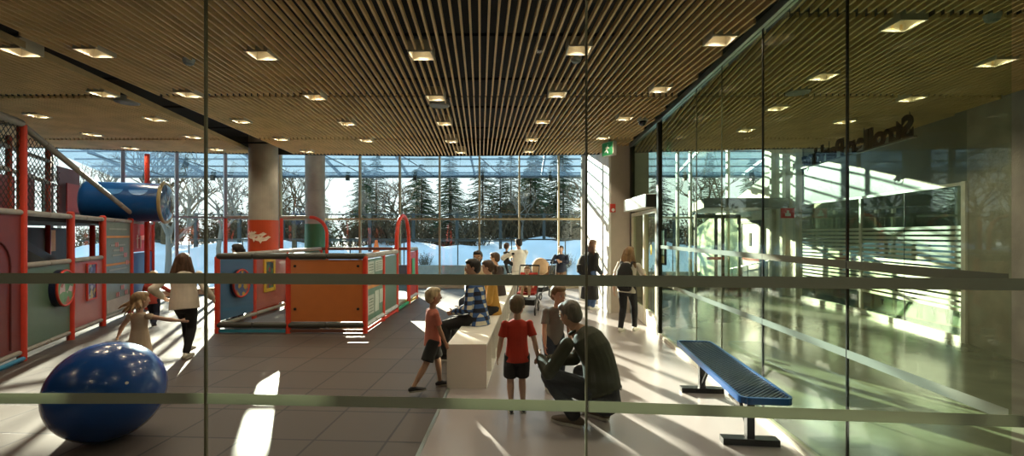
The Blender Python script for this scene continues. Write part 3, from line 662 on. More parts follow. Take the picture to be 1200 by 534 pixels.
shc = [(.02, .02, .025), (.35, .04, .05), (.12, .09, .06), (.5, .45, .4), (.03, .05, .12), (.45, .20, .22), (.05, .05, .05), (.3, .15, .05)]
shn = ['black', 'red', 'brown', 'pale grey', 'navy', 'pink', 'charcoal', 'tan']
def shoe_mesh(mb, L=.24, w=.042, o=V((0, 0, 0)), d=V((0, 1, 0)), h=.055):
    s = d.cross(UPV)
    mb.loft([o+d*(L*u)+UPV*z for u, z in ((0, .04), (.12, .045), (.35, .045), (.6, .038), (.82, .030), (.97, .026))], [(w*.6, .036), (w*.8, .042), (w*.85, h*.8), (w, .036), (w*.95, .029), (w*.6, .020)], side=s, seg=12, cap='round')
for i in range(9):
    k = i % 8; cell = 1+i; y = Y0+(Y1-Y0)*(cell+.5)/nd
    for q in (0, 1):
        t = thing('shoe', '%s %s child shoe in the %s cubby of the white bench' % (('nearer', 'farther')[q], shn[k], ('second', 'third', 'fourth', 'fifth', 'sixth', 'seventh', 'eighth', 'ninth', 'tenth')[i]), 'shoe', (sx0(y)-.26, y-.06+.12*q, .03), -PI/2, group='shoes in the bench cubbies')
        m_ = mat('shoe_'+shn[k].replace(' ', '_'), shc[k]); mb = MB(); shoe_mesh(mb, .19, .034); mb.build('upper', m_, t, local=True, smooth=True)
        MB().slab([(-.03, 0), (.03, 0), (.034, .12), (.022, .19), (-.022, .19), (-.034, .12)], 0, .014).build('sole', mat('shoe_sole', (.5, .48, .42)), t, local=True)
for k, (i, cl, nm) in enumerate(((1, (.01, .012, .015), 'black'), (2, (.03, .04, .03), 'dark green'), (3, (.3, .03, .03), 'dark red'))):
    y = Y0+(Y1-Y0)*(i+.25)/nd
    t = thing('backpack', '%s child backpack stuffed in a cubby of the white bench' % nm, 'bag', (sx0(y)-.14, y, .10))
    MB().loft([(0, 0, .0), (0, 0, .12), (0, 0, .25), (0, 0, .30)], [(.09, .08), (.11, .09), (.10, .08), (.06, .05)], cap='round', seg=14).build('body', mat('bag_'+nm.replace(' ', '_'), cl, bump=.3), t, local=True, smooth=True)
    MB().loft(arc((0, 0, .29), (1, 0, 0), UPV, .04, 0, PI), .008, seg=6).build('handle', DARKM, t, local=True)
    t.location.z = .115 if False else .12
# ---------------------------------------------------------------- play panels helpers
PG = mat('panel_green', (.10, .17, .12), rough=.4, var=.04); PP = mat('panel_pink', (.42, .13, .12), rough=.4, var=.04); PB = mat('panel_blue', (.05, .16, .32), rough=.4, var=.04)
PR = mat('panel_red', (.50, .035, .03), rough=.4, var=.05); PDR = mat('panel_dark_red', (.16, .02, .018), rough=.4, var=.05); YEL = mat('panel_yellow', (.75, .50, .05), rough=.4)
CLEAR = glass('clear_plastic', (.90, .93, .92), 1.2, rough=.05)
def post(b, p, z, parent, r=.045, m=None): MB().cyl((p[0], p[1], 0), (p[0], p[1], z), r, seg=14).cyl((p[0], p[1], z), (p[0], p[1], z+.02), r, r*.6, seg=14).build('post', m or REDP, parent, smooth=False)
def padrail(a, b, parent, r=.04, m=None, name='padded_rail'):
    a, b = V(a), V(b); n = max(2, int((b-a).length/.55)); mb = MB(); d = (b-a).normalized()
    for i in range(n):
        p, q = a.lerp(b, i/n)+d*.006, a.lerp(b, (i+1)/n)-d*.006
        mb.loft([p, p+d*.02, q-d*.02, q], [r*.82, r, r, r*.82], seg=12)
    return mb.build(name, m or FOAM, parent, smooth=False)
def panel(a, b, z0, z1, m, parent, th=.02, name='panel', ins=.045):
    a, b = V((a[0], a[1], 0)), V((b[0], b[1], 0)); d = (b-a).normalized(); nr = V((-d.y, d.x, 0)); a, b = a+d*ins, b-d*ins
    return MB().slab([a-nr*th/2, b-nr*th/2, b+nr*th/2, a+nr*th/2], z0, z1).build(name, m, parent)
def art(name, cols, scale=14):
    m = bpy.data.materials.new(name); m.use_nodes = True; t = m.node_tree; b = t.nodes['Principled BSDF']; tc = _n(t, 'ShaderNodeTexCoord')
    vo = _n(t, 'ShaderNodeTexVoronoi'); vo.inputs['Scale'].default_value = scale; t.links.new(tc.outputs['Object'], vo.inputs[0]); sp = _n(t, 'ShaderNodeSeparateColor'); t.links.new(vo.outputs['Color'], sp.inputs[0])
    r = _n(t, 'ShaderNodeValToRGB'); r.color_ramp.interpolation = 'CONSTANT'
    while len(r.color_ramp.elements) < len(cols): r.color_ramp.elements.new(.5)
    for i, c in enumerate(cols): r.color_ramp.elements[i].position = i/len(cols); r.color_ramp.elements[i].color = list(c)+[1]
    t.links.new(sp.outputs[0], r.inputs[0]); t.links.new(r.outputs[0], b.inputs['Base Color']); b.inputs['Roughness'].default_value = .35; return m
A_GREEN = art('leafy_game_art', [(.08, .22, .07), (.12, .30, .10), (.10, .25, .06), (.62, .45, .42), (.45, .08, .05), (.15, .32, .14)], 11)
A_SWIRL = art('swirl_game_art', [(.02, .02, .06), (.04, .04, .12), (.35, .35, .4), (.03, .03, .05), (.45, .35, .08), (.15, .12, .3)], 16)
A_WHEEL = art('wheel_game_art', [(.05, .12, .30), (.45, .10, .06), (.06, .14, .3), (.5, .35, .06), (.05, .1, .25)], 12)
A_YEL = art('picture_game_art', [(.04, .10, .06), (.02, .05, .05), (.08, .25, .10), (.3, .05, .05), (.05, .12, .2)], 18)
def disc(c, nrm, r, m_rim, m_face, parent, name='game_wheel', depth=.05, back=None):
    c, nrm = V(c), V(nrm).normalized(); u, v = frame_axes(nrm)
    ring = MB(); ring.loft([c+nrm*depth+(u*math.cos(a)+v*math.sin(a))*r for a in [2*PI*i/36 for i in range(37)]], .018, seg=8, cap=False); o = ring.build(name, m_rim, parent, smooth=True)
    MB().cyl(c+nrm*(depth-.012), c+nrm*(depth+.004), r, seg=40).build('face', m_face, o)
    MB().cyl(c+nrm*.005, c+nrm*(depth-.014), r*1.06, seg=40).build('bezel', back or mat('navy_bezel', (.01, .015, .05), rough=.35), o); return o
def rect_art(c, u, nrm, w_, h_, m_rim, m_face, parent, name='game_picture', bw=.025):
    c, u, nrm = V(c), V(u).normalized(), V(nrm).normalized(); f = MB()
    for s in (-1, 1):
        f.bar(c+u*(s*w_/2)+nrm*.02-UPV*(h_/2+bw/2), c+u*(s*w_/2)+nrm*.02+UPV*(h_/2+bw/2), bw, .025, up=nrm)
        f.bar(c+UPV*(s*h_/2)+nrm*.02-u*(w_/2), c+UPV*(s*h_/2)+nrm*.02+u*(w_/2), .025, bw)
    o = f.build(name, m_rim, parent); p = c+nrm*.014
    MB().prism([p-u*w_/2-UPV*h_/2, p+u*w_/2-UPV*h_/2, p+u*w_/2+UPV*h_/2, p-u*w_/2+UPV*h_/2], nrm*.008).build('face', m_face, o); return o
# ---------------------------------------------------------------- tall climbing frame on the left
D = V((-.44, 1.0, 0)).normalized(); NR = V((D.y, -D.x, 0))      # along the wall, and out of it towards the room
PA = V((-6.62, 6.11, 0))
def q(t, z=0, o=0): p = PA+D*t+NR*o; return V((p.x, p.y, z))
cf = thing('climbing_frame', 'tall indoor climbing frame with red posts, padded grey rails and coloured panels', 'play structure', tuple(PA))
tp = [-2.4, -1.25, 0, 1.34, 2.56, 3.97, 5.4]
tops = [3.22, 3.2, 3.18, 2.06, 2.04, 2.04, 2.04]
for t, z in zip(tp, tops): post(None, q(t), z, cf, r=.052)
for o_, zz in ((-1.35, 3.45), (-2.7, 3.5)):
    for t in (-1.25, 0.1, 1.4, 2.7, 4.0): post(None, q(t, 0, o_), zz if t < 4.5 else 2.2, cf, r=.045, m=mat('red_vinyl_dull', (.32, .035, .015), rough=.5))
padrail(q(-3.2, 2.0), q(-.03, 2.0), cf); padrail(q(.05, 2.0), q(5.4, 1.98), cf)
padrail(q(-3.2, 3.2), q(0, 3.2), cf, r=.05)
padrail(q(0, 3.18), q(4.55, 2.03), cf, r=.045, name='sloping_padded_rail')
for a, b in ((0, 1.34), (1.34, 2.56)): padrail(q(a+.05, 1.28), q(b-.05, 1.28), cf)
for a, b in ((-2.4, -1.25), (-1.25, 0), (0, 1.34), (1.34, 2.56), (2.56, 3.97)): padrail(q(a+.05, .12), q(b-.05, .12), cf, r=.035)
padrail(q(-2.4, .04, .04), q(-.05, .04, .04), cf, r=.03, m=mat('blue_pad', (.03, .20, .36)), name='blue_floor_pad')
panel(q(-1.25), q(0), .16, 1.96, PDR, cf); panel(q(-2.4), q(-1.25), .16, 1.96, PDR, cf)
dp = MB(); dp.loft([q(-.95, .2, .015), q(-.95, 1.3, .015)]+[q(-.95+.33-.33*math.cos(a), 1.3+.33*math.sin(a), .015) for a in [PI*i/10 for i in range(1, 10)]]+[q(-.29, 1.3, .015), q(-.29, .2, .015)], .012, seg=6); dp.build('panel_door_outline', mat('dull_red_edge', (.10, .012, .012)), cf)
panel(q(0), q(1.34), .16, 1.24, PG, cf); panel(q(1.34), q(2.56), .16, 1.24, PP, cf)
disc(q(.92, .88, .0), NR, .27, REDP, A_GREEN, cf, depth=.10)
rect_art(q(2.02, .88, .01), D, NR, .34, .62, REDP, A_SWIRL, cf)
# poster panel of clear plastic with safety notices
pp = panel(q(2.56), q(3.97), .16, 1.96, mat('notice_board', (.17, .22, .17), rough=.35, var=.1, scale=3), cf, name='notice_panel')
nb = MB()
for z, wd in ((1.80, .9), (1.48, .75), (1.38, .5), (1.28, .6), (1.0, .9)):
    nb.prism([q(3.25-wd/2, z, .014), q(3.25+wd/2, z, .014), q(3.25+wd/2, z+.03, .014), q(3.25-wd/2, z+.03, .014)], NR*.004)
nb.build('lettering', mat('pale_notice_text', (.40, .42, .36)), pp)
ob = MB()
for z in (1.64, .80, 1.10): ob.prism([q(2.64, z, .014), q(3.88, z, .014), q(3.88, z+.04, .014), q(2.64, z+.04, .014)], NR*.004)
ob.build('orange_stripe', mat('orange_stripe', (.70, .30, .08)), pp)
pk = MB()
for i, (u, z) in enumerate(((3.15, 1.50), (3.4, 1.40), (3.6, 1.28), (3.7, 1.12), (3.45, .62), (3.2, .5), (3.65, .5))):
    for k in (-.06, .03): pk.prism([q(u+k, z-.04, .018), q(u+k+.06, z-.04, .018), q(u+k+.06, z+.05, .018), q(u+k, z+.05, .018)], NR*.004)
pk.build('pink_pictogram', mat('pink_pictogram', (.70, .30, .30)), pp)
MB().prism([q(2.7, .2, .014), q(3.85, .2, .014), q(3.85, .44, .014), q(2.7, .44, .014)], NR*.004).build('grey_notice', mat('grey_notice', (.50, .50, .46)), pp)
# tall panel, red over blue with a white deer
panel(q(3.97), q(5.4), 1.32, 1.94, PR, cf); panel(q(3.97), q(5.4), .1, 1.30, mat('panel_deep_blue', (.02, .10, .34), rough=.35), cf)
de = MB()
def dq(u, z): return q(4.75+u, 1.60+z, .02)
for pts in ([(-.25, -.02), (.2, -.02), (.28, .12), (.2, .1), (-.25, .08)], [(-.24, -.2), (-.20, -.2), (-.18, 0), (-.25, 0)], [(.12, -.2), (.16, -.2), (.19, 0), (.12, 0)], [(.2, .08), (.26, .28), (.34, .24), (.29, .1)], [(.25, .26), (.22, .36), (.24, .36), (.28, .27)], [(.3, .26), (.34, .36), (.36, .35), (.33, .25)], [(-.45, -.2), (-.42, -.2), (-.40, .10), (-.46, .10)], [(-.50, .0), (-.30, .02), (-.30, .04), (-.50, .02)]):
    de.prism([dq(u, z) for u, z in pts], NR*.004)
de.build('deer_decal', TREE, cf)
db2 = MB()
for z in (1.0, .55, .2):
    db2.prism([q(5.05, 0, .012)+V((0, 0, z))+(D*math.cos(a)+UPV*math.sin(a))*.13 for a in [2*PI*i/18 for i in range(18)]], NR*.004)
db2.build('round_window', mat('bright_blue_dot', (.12, .42, .85)), cf)
# platform, inner walls, ramp, nets
MB().slab([q(-3.2, 0, -.06), q(4.0, 0, -.06), q(5.5, 0, -1.5), q(4.2, 0, -2.7), q(-3.2, 0, -2.7)], 1.90, 1.97).build('platform', BLACK, cf)
MB().slab([q(-2.2, 0, -.1), q(-.2, 0, -.1), q(-.2, 0, -.5), q(-2.2, 0, -.5)], 1.98, 2.05).build('green_mat', mat('green_mat', (.03, .22, .12)), cf)
for a, b, z0, z1, m_, o_ in ((1.2, 2.9, 2.0, 2.75, PDR, -1.35), (4.85, 5.7, 2.22, 2.85, PR, -1.4), (4.7, 5.8, 1.98, 3.2, PDR, -1.5), (3.3, 3.9, 1.98, 2.9, PDR, -1.5), (4.1, 4.5, 1.98, 2.8, PG, -1.5), (-.1, 1.3, 2.0, 2.5, PDR, -2.7), (-.1, .9, 2.0, 2.6, PG, -2.0), (-2.4, .1, .1, 1.9, PDR, -1.4), (1.5, 3.6, 2.5, 2.95, PDR, -2.7), (-3.0, 4.0, 2.0, 2.9, mat('shade_fill_back', (.05, .018, .015)), -2.85), (-3.0, 1.2, .1, 1.9, MATS['shade_fill_back'], -2.85)):  # near-black back panels are added; their colour stands in for the inner darkness
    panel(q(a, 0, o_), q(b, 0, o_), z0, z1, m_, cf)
rp_ = MB(); rp_.prism([q(-.4, 2.0, -.25), q(1.65, 1.28, -.25), q(1.65, 1.16, -.25), q(-.4, 1.85, -.25)], -NR*.05); rp_.prism([q(-.4, 2.0, -.95), q(1.65, 1.28, -.95), q(1.65, 1.16, -.95), q(-.4, 1.85, -.95)], -NR*.05)
rp_.prism([q(-.4, 1.9, -.28), q(1.65, 1.18, -.28), q(1.65, 1.16, -.28), q(-.4, 1.87, -.28)], -NR*.7); rp_.build('ramp', mat('black_vinyl', (.015, .015, .015), rough=.35), cf)
r2 = MB(); r2.prism([q(-2.8, 2.75, -.5), q(.6, 2.05, -.5), q(.6, 1.95, -.5), q(-2.8, 2.62, -.5)], -NR*.06); r2.build('ramp', MATS['black_vinyl'], cf)
for i in range(5): MB().cyl(q(.15+i*.2, 1.05-.03*i, -.5), q(.15+i*.2, 1.30-.04*i, -.5), .03, seg=10).build('roller', mat('chrome_roller', (.5, .5, .48), rough=.25, metal=.9), cf)
panel(q(3.3, 0, -1.55), q(5.5, 0, -1.55), .1, 1.85, mat('shade_fill_inner', (.03, .028, .025)), cf)  # added dark sheet, its colour standing in for shade inside the frame
panel(q(4.3, 0, -1.5), q(4.7, 0, -1.5), 1.35, 1.8, YEL, cf)
def net(p0, u, v, lu, lv, parent, cell=.10, th=.006, m=None):
    mb = MB(); p0, u, v = V(p0), V(u), V(v); k = -lv
    while k < lu:
        for sg in (1, -1):
            a, b = (k, k+lv); va, vb = (0, lv) if sg > 0 else (lv, 0); t0 = max(0, -a/(b-a)); t1 = min(1, (lu-a)/(b-a))
            if t1-t0 > .02: mb.bar(p0+u*(a+(b-a)*t0)+v*(va+(vb-va)*t0), p0+u*(a+(b-a)*t1)+v*(va+(vb-va)*t1), th, th)
        k += cell
    return mb.build('safety_net', m or mat('net_cord', (.03, .028, .022)), parent)
net(q(-3.2, 2.05, .0), D, UPV, 3.2, 1.1, cf)
s_ = (q(4.4, 2.06)-q(.1, 3.1)); net(q(.05, 2.55, -.02), (q(2.4, 2.55)-q(0, 2.55)).normalized(), UPV, .95, .50, cf)
net(q(.05, 2.06, -.02), D, UPV, 1.0, .62, cf)
net(q(0, 3.15, -1.35), D, UPV, 2.8, .3, cf); net(q(-3.2, 3.18, 0), D, -NR, 3.3, 2.6, cf)
net(q(0, 2.55, -1.35), D, UPV, 2.7, .6, cf)
padrail(q(-1.2, 3.42, -1.35), q(4.1, 3.2, -1.35), cf, r=.04, m=FOAM); padrail(q(1.2, 2.95, -1.35), q(4.3, 2.75, -1.35), cf, r=.04)
# tube slide
ta, tb = V((-9.11, 9.71, 2.42)), V((-7.85, 10.20, 2.42)); td = (tb-ta).normalized()
tube = MB(); NS = 40; prf = [(0, .43), (.04, .45), (.08, .43), (.95, .43), (.99, .45), (1.0, .45)]
L_ = (tb-ta).length; u_, v_ = frame_axes(td); rr = []
for f_, r_ in prf+[(1.0, .415), (.0, .41)]:
    rr.append([tube.bm.verts.new(ta+td*(L_*f_)+u_*(r_*math.cos(2*PI*k/NS))+v_*(r_*math.sin(2*PI*k/NS))) for k in range(NS)])
for a, b in zip(rr, rr[1:]+[rr[0]]):
    for k in range(NS): tube.bm.faces.new((a[k], a[(k+1) % NS], b[(k+1) % NS], b[k]))
to_ = tube.build('tube', FOOTW, cf, smooth=True)
rg = MB(); rg.loft([tb+td*.03+(u_*math.cos(a)+v_*math.sin(a))*.45 for a in [2*PI*i/40 for i in range(41)]], .035, seg=10, cap=False); rg.build('end_ring', mat('tan_ring', (.38, .30, .14), rough=.35), to_, smooth=True)
dm = MB().ell(tb+td*.02, (.14, .42, .42), M=Matrix((td, u_, v_)).transposed(), seg=24, rings=14); dm.build('bubble_window', glass('bubble', (.80, .88, .92), 1.6, rough=.02, f0=.08), to_, smooth=True)
for k in (.42, .74):
    c_ = ta+td*(L_*k)+V((.27, -.72, 0)).normalized()*0
    pth = []
    for i in range(19):
        a = PI*i/18; lu = .17*math.cos(a); lv = .30*math.sin(a)*.45
        ang = .62+ -lv/.43
        out = V((td.y, -td.x, 0)); pth.append(c_+td*lu+out*(.436*math.cos(ang))+UPV*(.436*math.sin(ang)))
    sm_ = MB(); sm_.bm.faces.new([sm_.bm.verts.new(p) for p in pth]); sm_.build('porthole', mat('porthole_blue', (.10, .35, .85), rough=.3), to_, recalc=False)
MB().cyl((ta.x+.1, ta.y, 0), (ta.x+.1, ta.y, 2.0), .05, seg=12).build('post', REDP, cf)
MB().cyl((-8.35, 10.35, 0), (-8.35, 10.35, 3.55), .05, seg=12).build('post', REDP, cf)

# ---------------------------------------------------------------- low play pen
pn = thing('play_pen', 'low padded play pen with orange, blue and green panels and red hoops', 'play structure', (-3.8, 9.9, 0))
FL, FM, FR = V((-5.1, 7.83, 0)), V((-3.87, 7.83, 0)), V((-2.54, 7.83, 0)); TZ = 1.33
RS = [V((-2.55, y, 0)) for y in (8.93, 10.0, 11.17, 12.07)]; BL = V((-5.1, 12.07, 0)); LM = [V((-5.12, 8.98, 0)), V((-5.14, 10.3, 0))]
for p in (FL, FM, FR, *RS, BL, *LM): post(None, p, TZ-.02, pn, r=.045)
padrail(FL+UPV*TZ, FM+UPV*TZ, pn, r=.055, m=FOAMD); padrail(FM+UPV*TZ, FR+UPV*TZ, pn, r=.055, m=FOAMD)
padrail(FL+UPV*.14, FM+UPV*.14, pn, r=.05, m=FOAMD); padrail(FM+UPV*.14, FR+UPV*.14, pn, r=.05, m=FOAMD)
MB().bar(FL+UPV*.04, FM+UPV*.04, .05, .05).build('blue_floor_rail', mat('floor_rail_blue', (.03, .22, .30)), pn)
MB().bar(FM+UPV*.04, FR+UPV*.04, .05, .05).build('brown_floor_rail', mat('floor_rail_brown', (.12, .04, .02)), pn)
op_ = panel(FM, FR, .20, 1.27, ORNG, pn, name='orange_panel')
for u in (.09, .91):
    for z in (.42, 1.16): MB().cyl(FM.lerp(FR, u)+V((0, -.03, z)), FM.lerp(FR, u)+V((0, -.01, z)), .022, seg=10).build('clip', BLACK, pn)
panel(FL, FM, .20, 1.27, CLEAR, pn, name='clear_panel', th=.006)
allr = [FR]+RS
cols = [None, PG, None, PR]
for i, (a, b) in enumerate(zip(allr, allr[1:])):
    if i != 2: padrail(a+UPV*TZ, b+UPV*TZ, pn, r=.05); padrail(a+UPV*.13, b+UPV*.13, pn, r=.045, m=mat('silver_padding', (.55, .56, .54), rough=.4))
    MB().bar(a+UPV*.045, b+UPV*.045, .05, .05).build('coloured_floor_rail', [REDP, REDP, mat('green_rail', (.04, .35, .18)), YEL][i], pn)
    if cols[i]: panel(a, b, .18, 1.27, cols[i], pn)
np_ = panel(FR, RS[0], .18, 1.27, mat('notice_green', (.12, .24, .16), rough=.35), pn, name='notice_panel')
nb = MB()
def nq(y, z): return V((-2.535, y, z))
def nrect(mb, y0, y1, z0, z1): mb.prism([nq(y0, z0), nq(y1, z0), nq(y1, z1), nq(y0, z1)], (.005, 0, 0))
for y0, y1, z0, z1 in ((7.95, 8.30, .92, 1.22), (8.38, 8.85, 1.02, 1.22), (7.95, 8.30, .28, .62), (8.36, 8.60, .28, .66), (8.64, 8.86, .40, .66)): nrect(nb, y0, y1, z0, z1)
nb.build('notice_blocks', mat('notice_white', (.55, .62, .55)), np_)
ob = MB(); nrect(ob, 7.9, 8.88, .74, .80); ob.build('orange_stripe', MATS['orange_stripe'], np_)
gb = MB()
for i in range(5): nrect(gb, 8.0, 8.26, .96+i*.05, .975+i*.05); nrect(gb, 8.42, 8.8, 1.05+i*.032, 1.06+i*.032); nrect(gb, 8.0, 8.26, .32+i*.055, .335+i*.055)
gb.build('lettering', mat('notice_ink', (.06, .16, .09)), gb and np_)
bpy.context.view_layer.update()
MB().prism([(-2.53, 11.45, .60), (-2.53, 11.75, .60), (-2.53, 11.75, 1.10), (-2.53, 11.45, 1.10)], (.005, 0, 0)).build('green_sign', mat('sign_green', (.10, .45, .20)), pn)
# left side wall seen from inside
panel(FL, LM[0], .20, 1.27, PB, pn, name='blue_panel'); panel(LM[0], LM[1], .20, 1.27, PP, pn, name='pink_panel'); panel(LM[1], BL, .2, 1.27, PG, pn)
for a, b in ((FL, LM[0]), (LM[0], LM[1]), (LM[1], BL)): padrail(a+V((0, 0, TZ)), b+V((0, 0, TZ)), pn, r=.045); padrail(a+V((.03, 0, .14)), b+V((.03, 0, .14)), pn, r=.035)
disc((-5.09, 8.42, .80), (1, 0, 0), .25, REDP, A_WHEEL, pn, depth=.06)
rect_art((-5.12, 9.52, .86), (0, 1, 0), (1, 0, 0), .36, .62, YEL, A_YEL, pn, bw=.07)
MB().slab([(-5.05, 8.2), (-3.4, 8.0), (-3.4, 11.9), (-5.05, 11.9)], .0, .06).build('floor_mat', mat('floor_mat_grey', (.16, .18, .22), rough=.6), pn)
MB().slab([(-5.05, 10.2), (-4.4, 10.2), (-4.4, 11.9), (-5.05, 11.9)], .06, .35).build('yellow_step', YEL, pn)
MB().slab([(-3.3, 8.2), (-2.7, 8.2), (-2.7, 11.9), (-3.3, 11.9)], .0, .06).build('pale_floor_mat', mat('floor_mat_pale', (.5, .6, .55)), pn)
# back rail and hoops
padrail(BL+UPV*TZ, RS[3]+UPV*TZ, pn, r=.04, m=mat('brown_rail', (.12, .04, .03)), name='back_rail')
panel(BL, RS[3], .2, .9, mat('back_panel_blue', (.05, .12, .2)), pn)
def hoop(pts, name='hoop'): MB().loft(pts, .045, seg=12, cap='round').build(name, REDP, pn, smooth=True)
p0, p1 = RS[1], RS[2]; mid = (p0+p1)/2; rd = (p1-p0).length/2
hoop([p0+UPV*TZ, p0+UPV*1.5]+arc(mid+UPV*1.56, (p0-mid).normalized(), UPV, rd, 0, PI, 12)+[p1+UPV*1.5, p1+UPV*TZ])
for (xa, xb, yy) in ((-6.15, -4.94, 12.07), (-7.6, -6.3, 12.0)):
    post(None, (xa, yy), 2.13, pn); padrail((xa-.02, yy, 2.17), (xb-.42, yy, 2.17), pn, r=.045)
    hoop([V((xb-.46, yy, 2.17))]+arc((xb-.45, yy, 1.72), UPV, V((1, 0, 0)), .45, 0, PI/2, 8)+[V((xb, yy, 0.1))])
# ---------------------------------------------------------------- people
def remeshed(name, mb, vox, m, parent, smooth=4, extra=None):
    bmesh.ops.recalc_face_normals(mb.bm, faces=mb.bm.faces)
    me = bpy.data.meshes.new('t'); mb.bm.to_mesh(me); mb.bm.free(); o = bpy.data.objects.new('t', me); C.objects.link(o)
    r = o.modifiers.new('r', 'REMESH'); r.mode = 'VOXEL'; r.voxel_size = vox; r.use_smooth_shade = True
    s = o.modifiers.new('s', 'SMOOTH'); s.factor = .5; s.iterations = smooth
    dg = bpy.context.evaluated_depsgraph_get(); nm = bpy.data.meshes.new_from_object(o.evaluated_get(dg)); bpy.data.objects.remove(o); bpy.data.meshes.remove(me)
    nm.name = name; nm.materials.clear(); nm.materials.append(m); nm.shade_smooth()
    o = bpy.data.objects.new(name, nm); C.objects.link(o); o.parent = parent; return o
def ik(a, t, l1, l2, pole):
    a, t, pole = V(a), V(t), V(pole); d = t-a; L = d.length; mx = (l1+l2)*.995
    if L > mx: t = a+d*(mx/L); d = t-a; L = mx
    L = max(L, abs(l1-l2)+.01); dn = d.normalized(); x = (l1*l1-l2*l2+L*L)/(2*L); h = math.sqrt(max(0, l1*l1-x*x)); p = pole-dn*pole.dot(dn)
    p = p.normalized() if p.length > 1e-4 else V((0, 1, 0)); return a+dn*x+p*h, t
def hair_mat(n, c): return mat('hair_'+n, c, rough=.55, var=.35, scale=30, bump=.5, bscale=60, stretch=(1, 1, .12))
SKIN = {'fair': (.55, .33, .23), 'tan': (.42, .24, .15), 'brown': (.22, .11, .06)}
def plaid():
    m = bpy.data.materials.new('plaid_cloth'); m.use_nodes = True; t = m.node_tree; b = t.nodes['Principled BSDF']; tc = _n(t, 'ShaderNodeTexCoord'); sp = _n(t, 'ShaderNodeSeparateXYZ'); t.links.new(tc.outputs['Object'], sp.inputs[0])
    ad = _n(t, 'ShaderNodeMath', operation='ADD'); t.links.new(sp.outputs[0], ad.inputs[0]); t.links.new(sp.outputs[1], ad.inputs[1])
    outs = []
    for src in (ad.outputs[0], sp.outputs[2]):
        k = _n(t, 'ShaderNodeMath', operation='MULTIPLY'); k.inputs[1].default_value = 9; t.links.new(src, k.inputs[0]); f = _n(t, 'ShaderNodeMath', operation='FRACT'); t.links.new(k.outputs[0], f.inputs[0])
        g_ = _n(t, 'ShaderNodeMath', operation='GREATER_THAN'); g_.inputs[1].default_value = .5; t.links.new(f.outputs[0], g_.inputs[0]); outs.append(g_)
    s_ = _n(t, 'ShaderNodeMath', operation='ADD'); t.links.new(outs[0].outputs[0], s_.inputs[0]); t.links.new(outs[1].outputs[0], s_.inputs[1]); dv = _n(t, 'ShaderNodeMath', operation='DIVIDE'); dv.inputs[1].default_value = 2.5; t.links.new(s_.outputs[0], dv.inputs[0])
    r = _n(t, 'ShaderNodeValToRGB'); r.color_ramp.interpolation = 'CONSTANT'; r.color_ramp.elements.new(.3)
    for i, (p, c) in enumerate(((0, (.01, .012, .025)), (.3, (.04, .10, .26)), (.7, (.62, .60, .48)))): r.color_ramp.elements[i].position = p; r.color_ramp.elements[i].color = list(c)+[1]
    t.links.new(dv.outputs[0], r.inputs[0]); t.links.new(r.outputs[0], b.inputs['Base Color']); b.inputs['Roughness'].default_value = .8; MATS['plaid_cloth'] = m; return m
PLAID = plaid()
def cloth(n, c, **k): return mat('cloth_'+n.replace(' ', '_'), c, rough=.85, bump=.5, bscale=14, var=.10, **k)
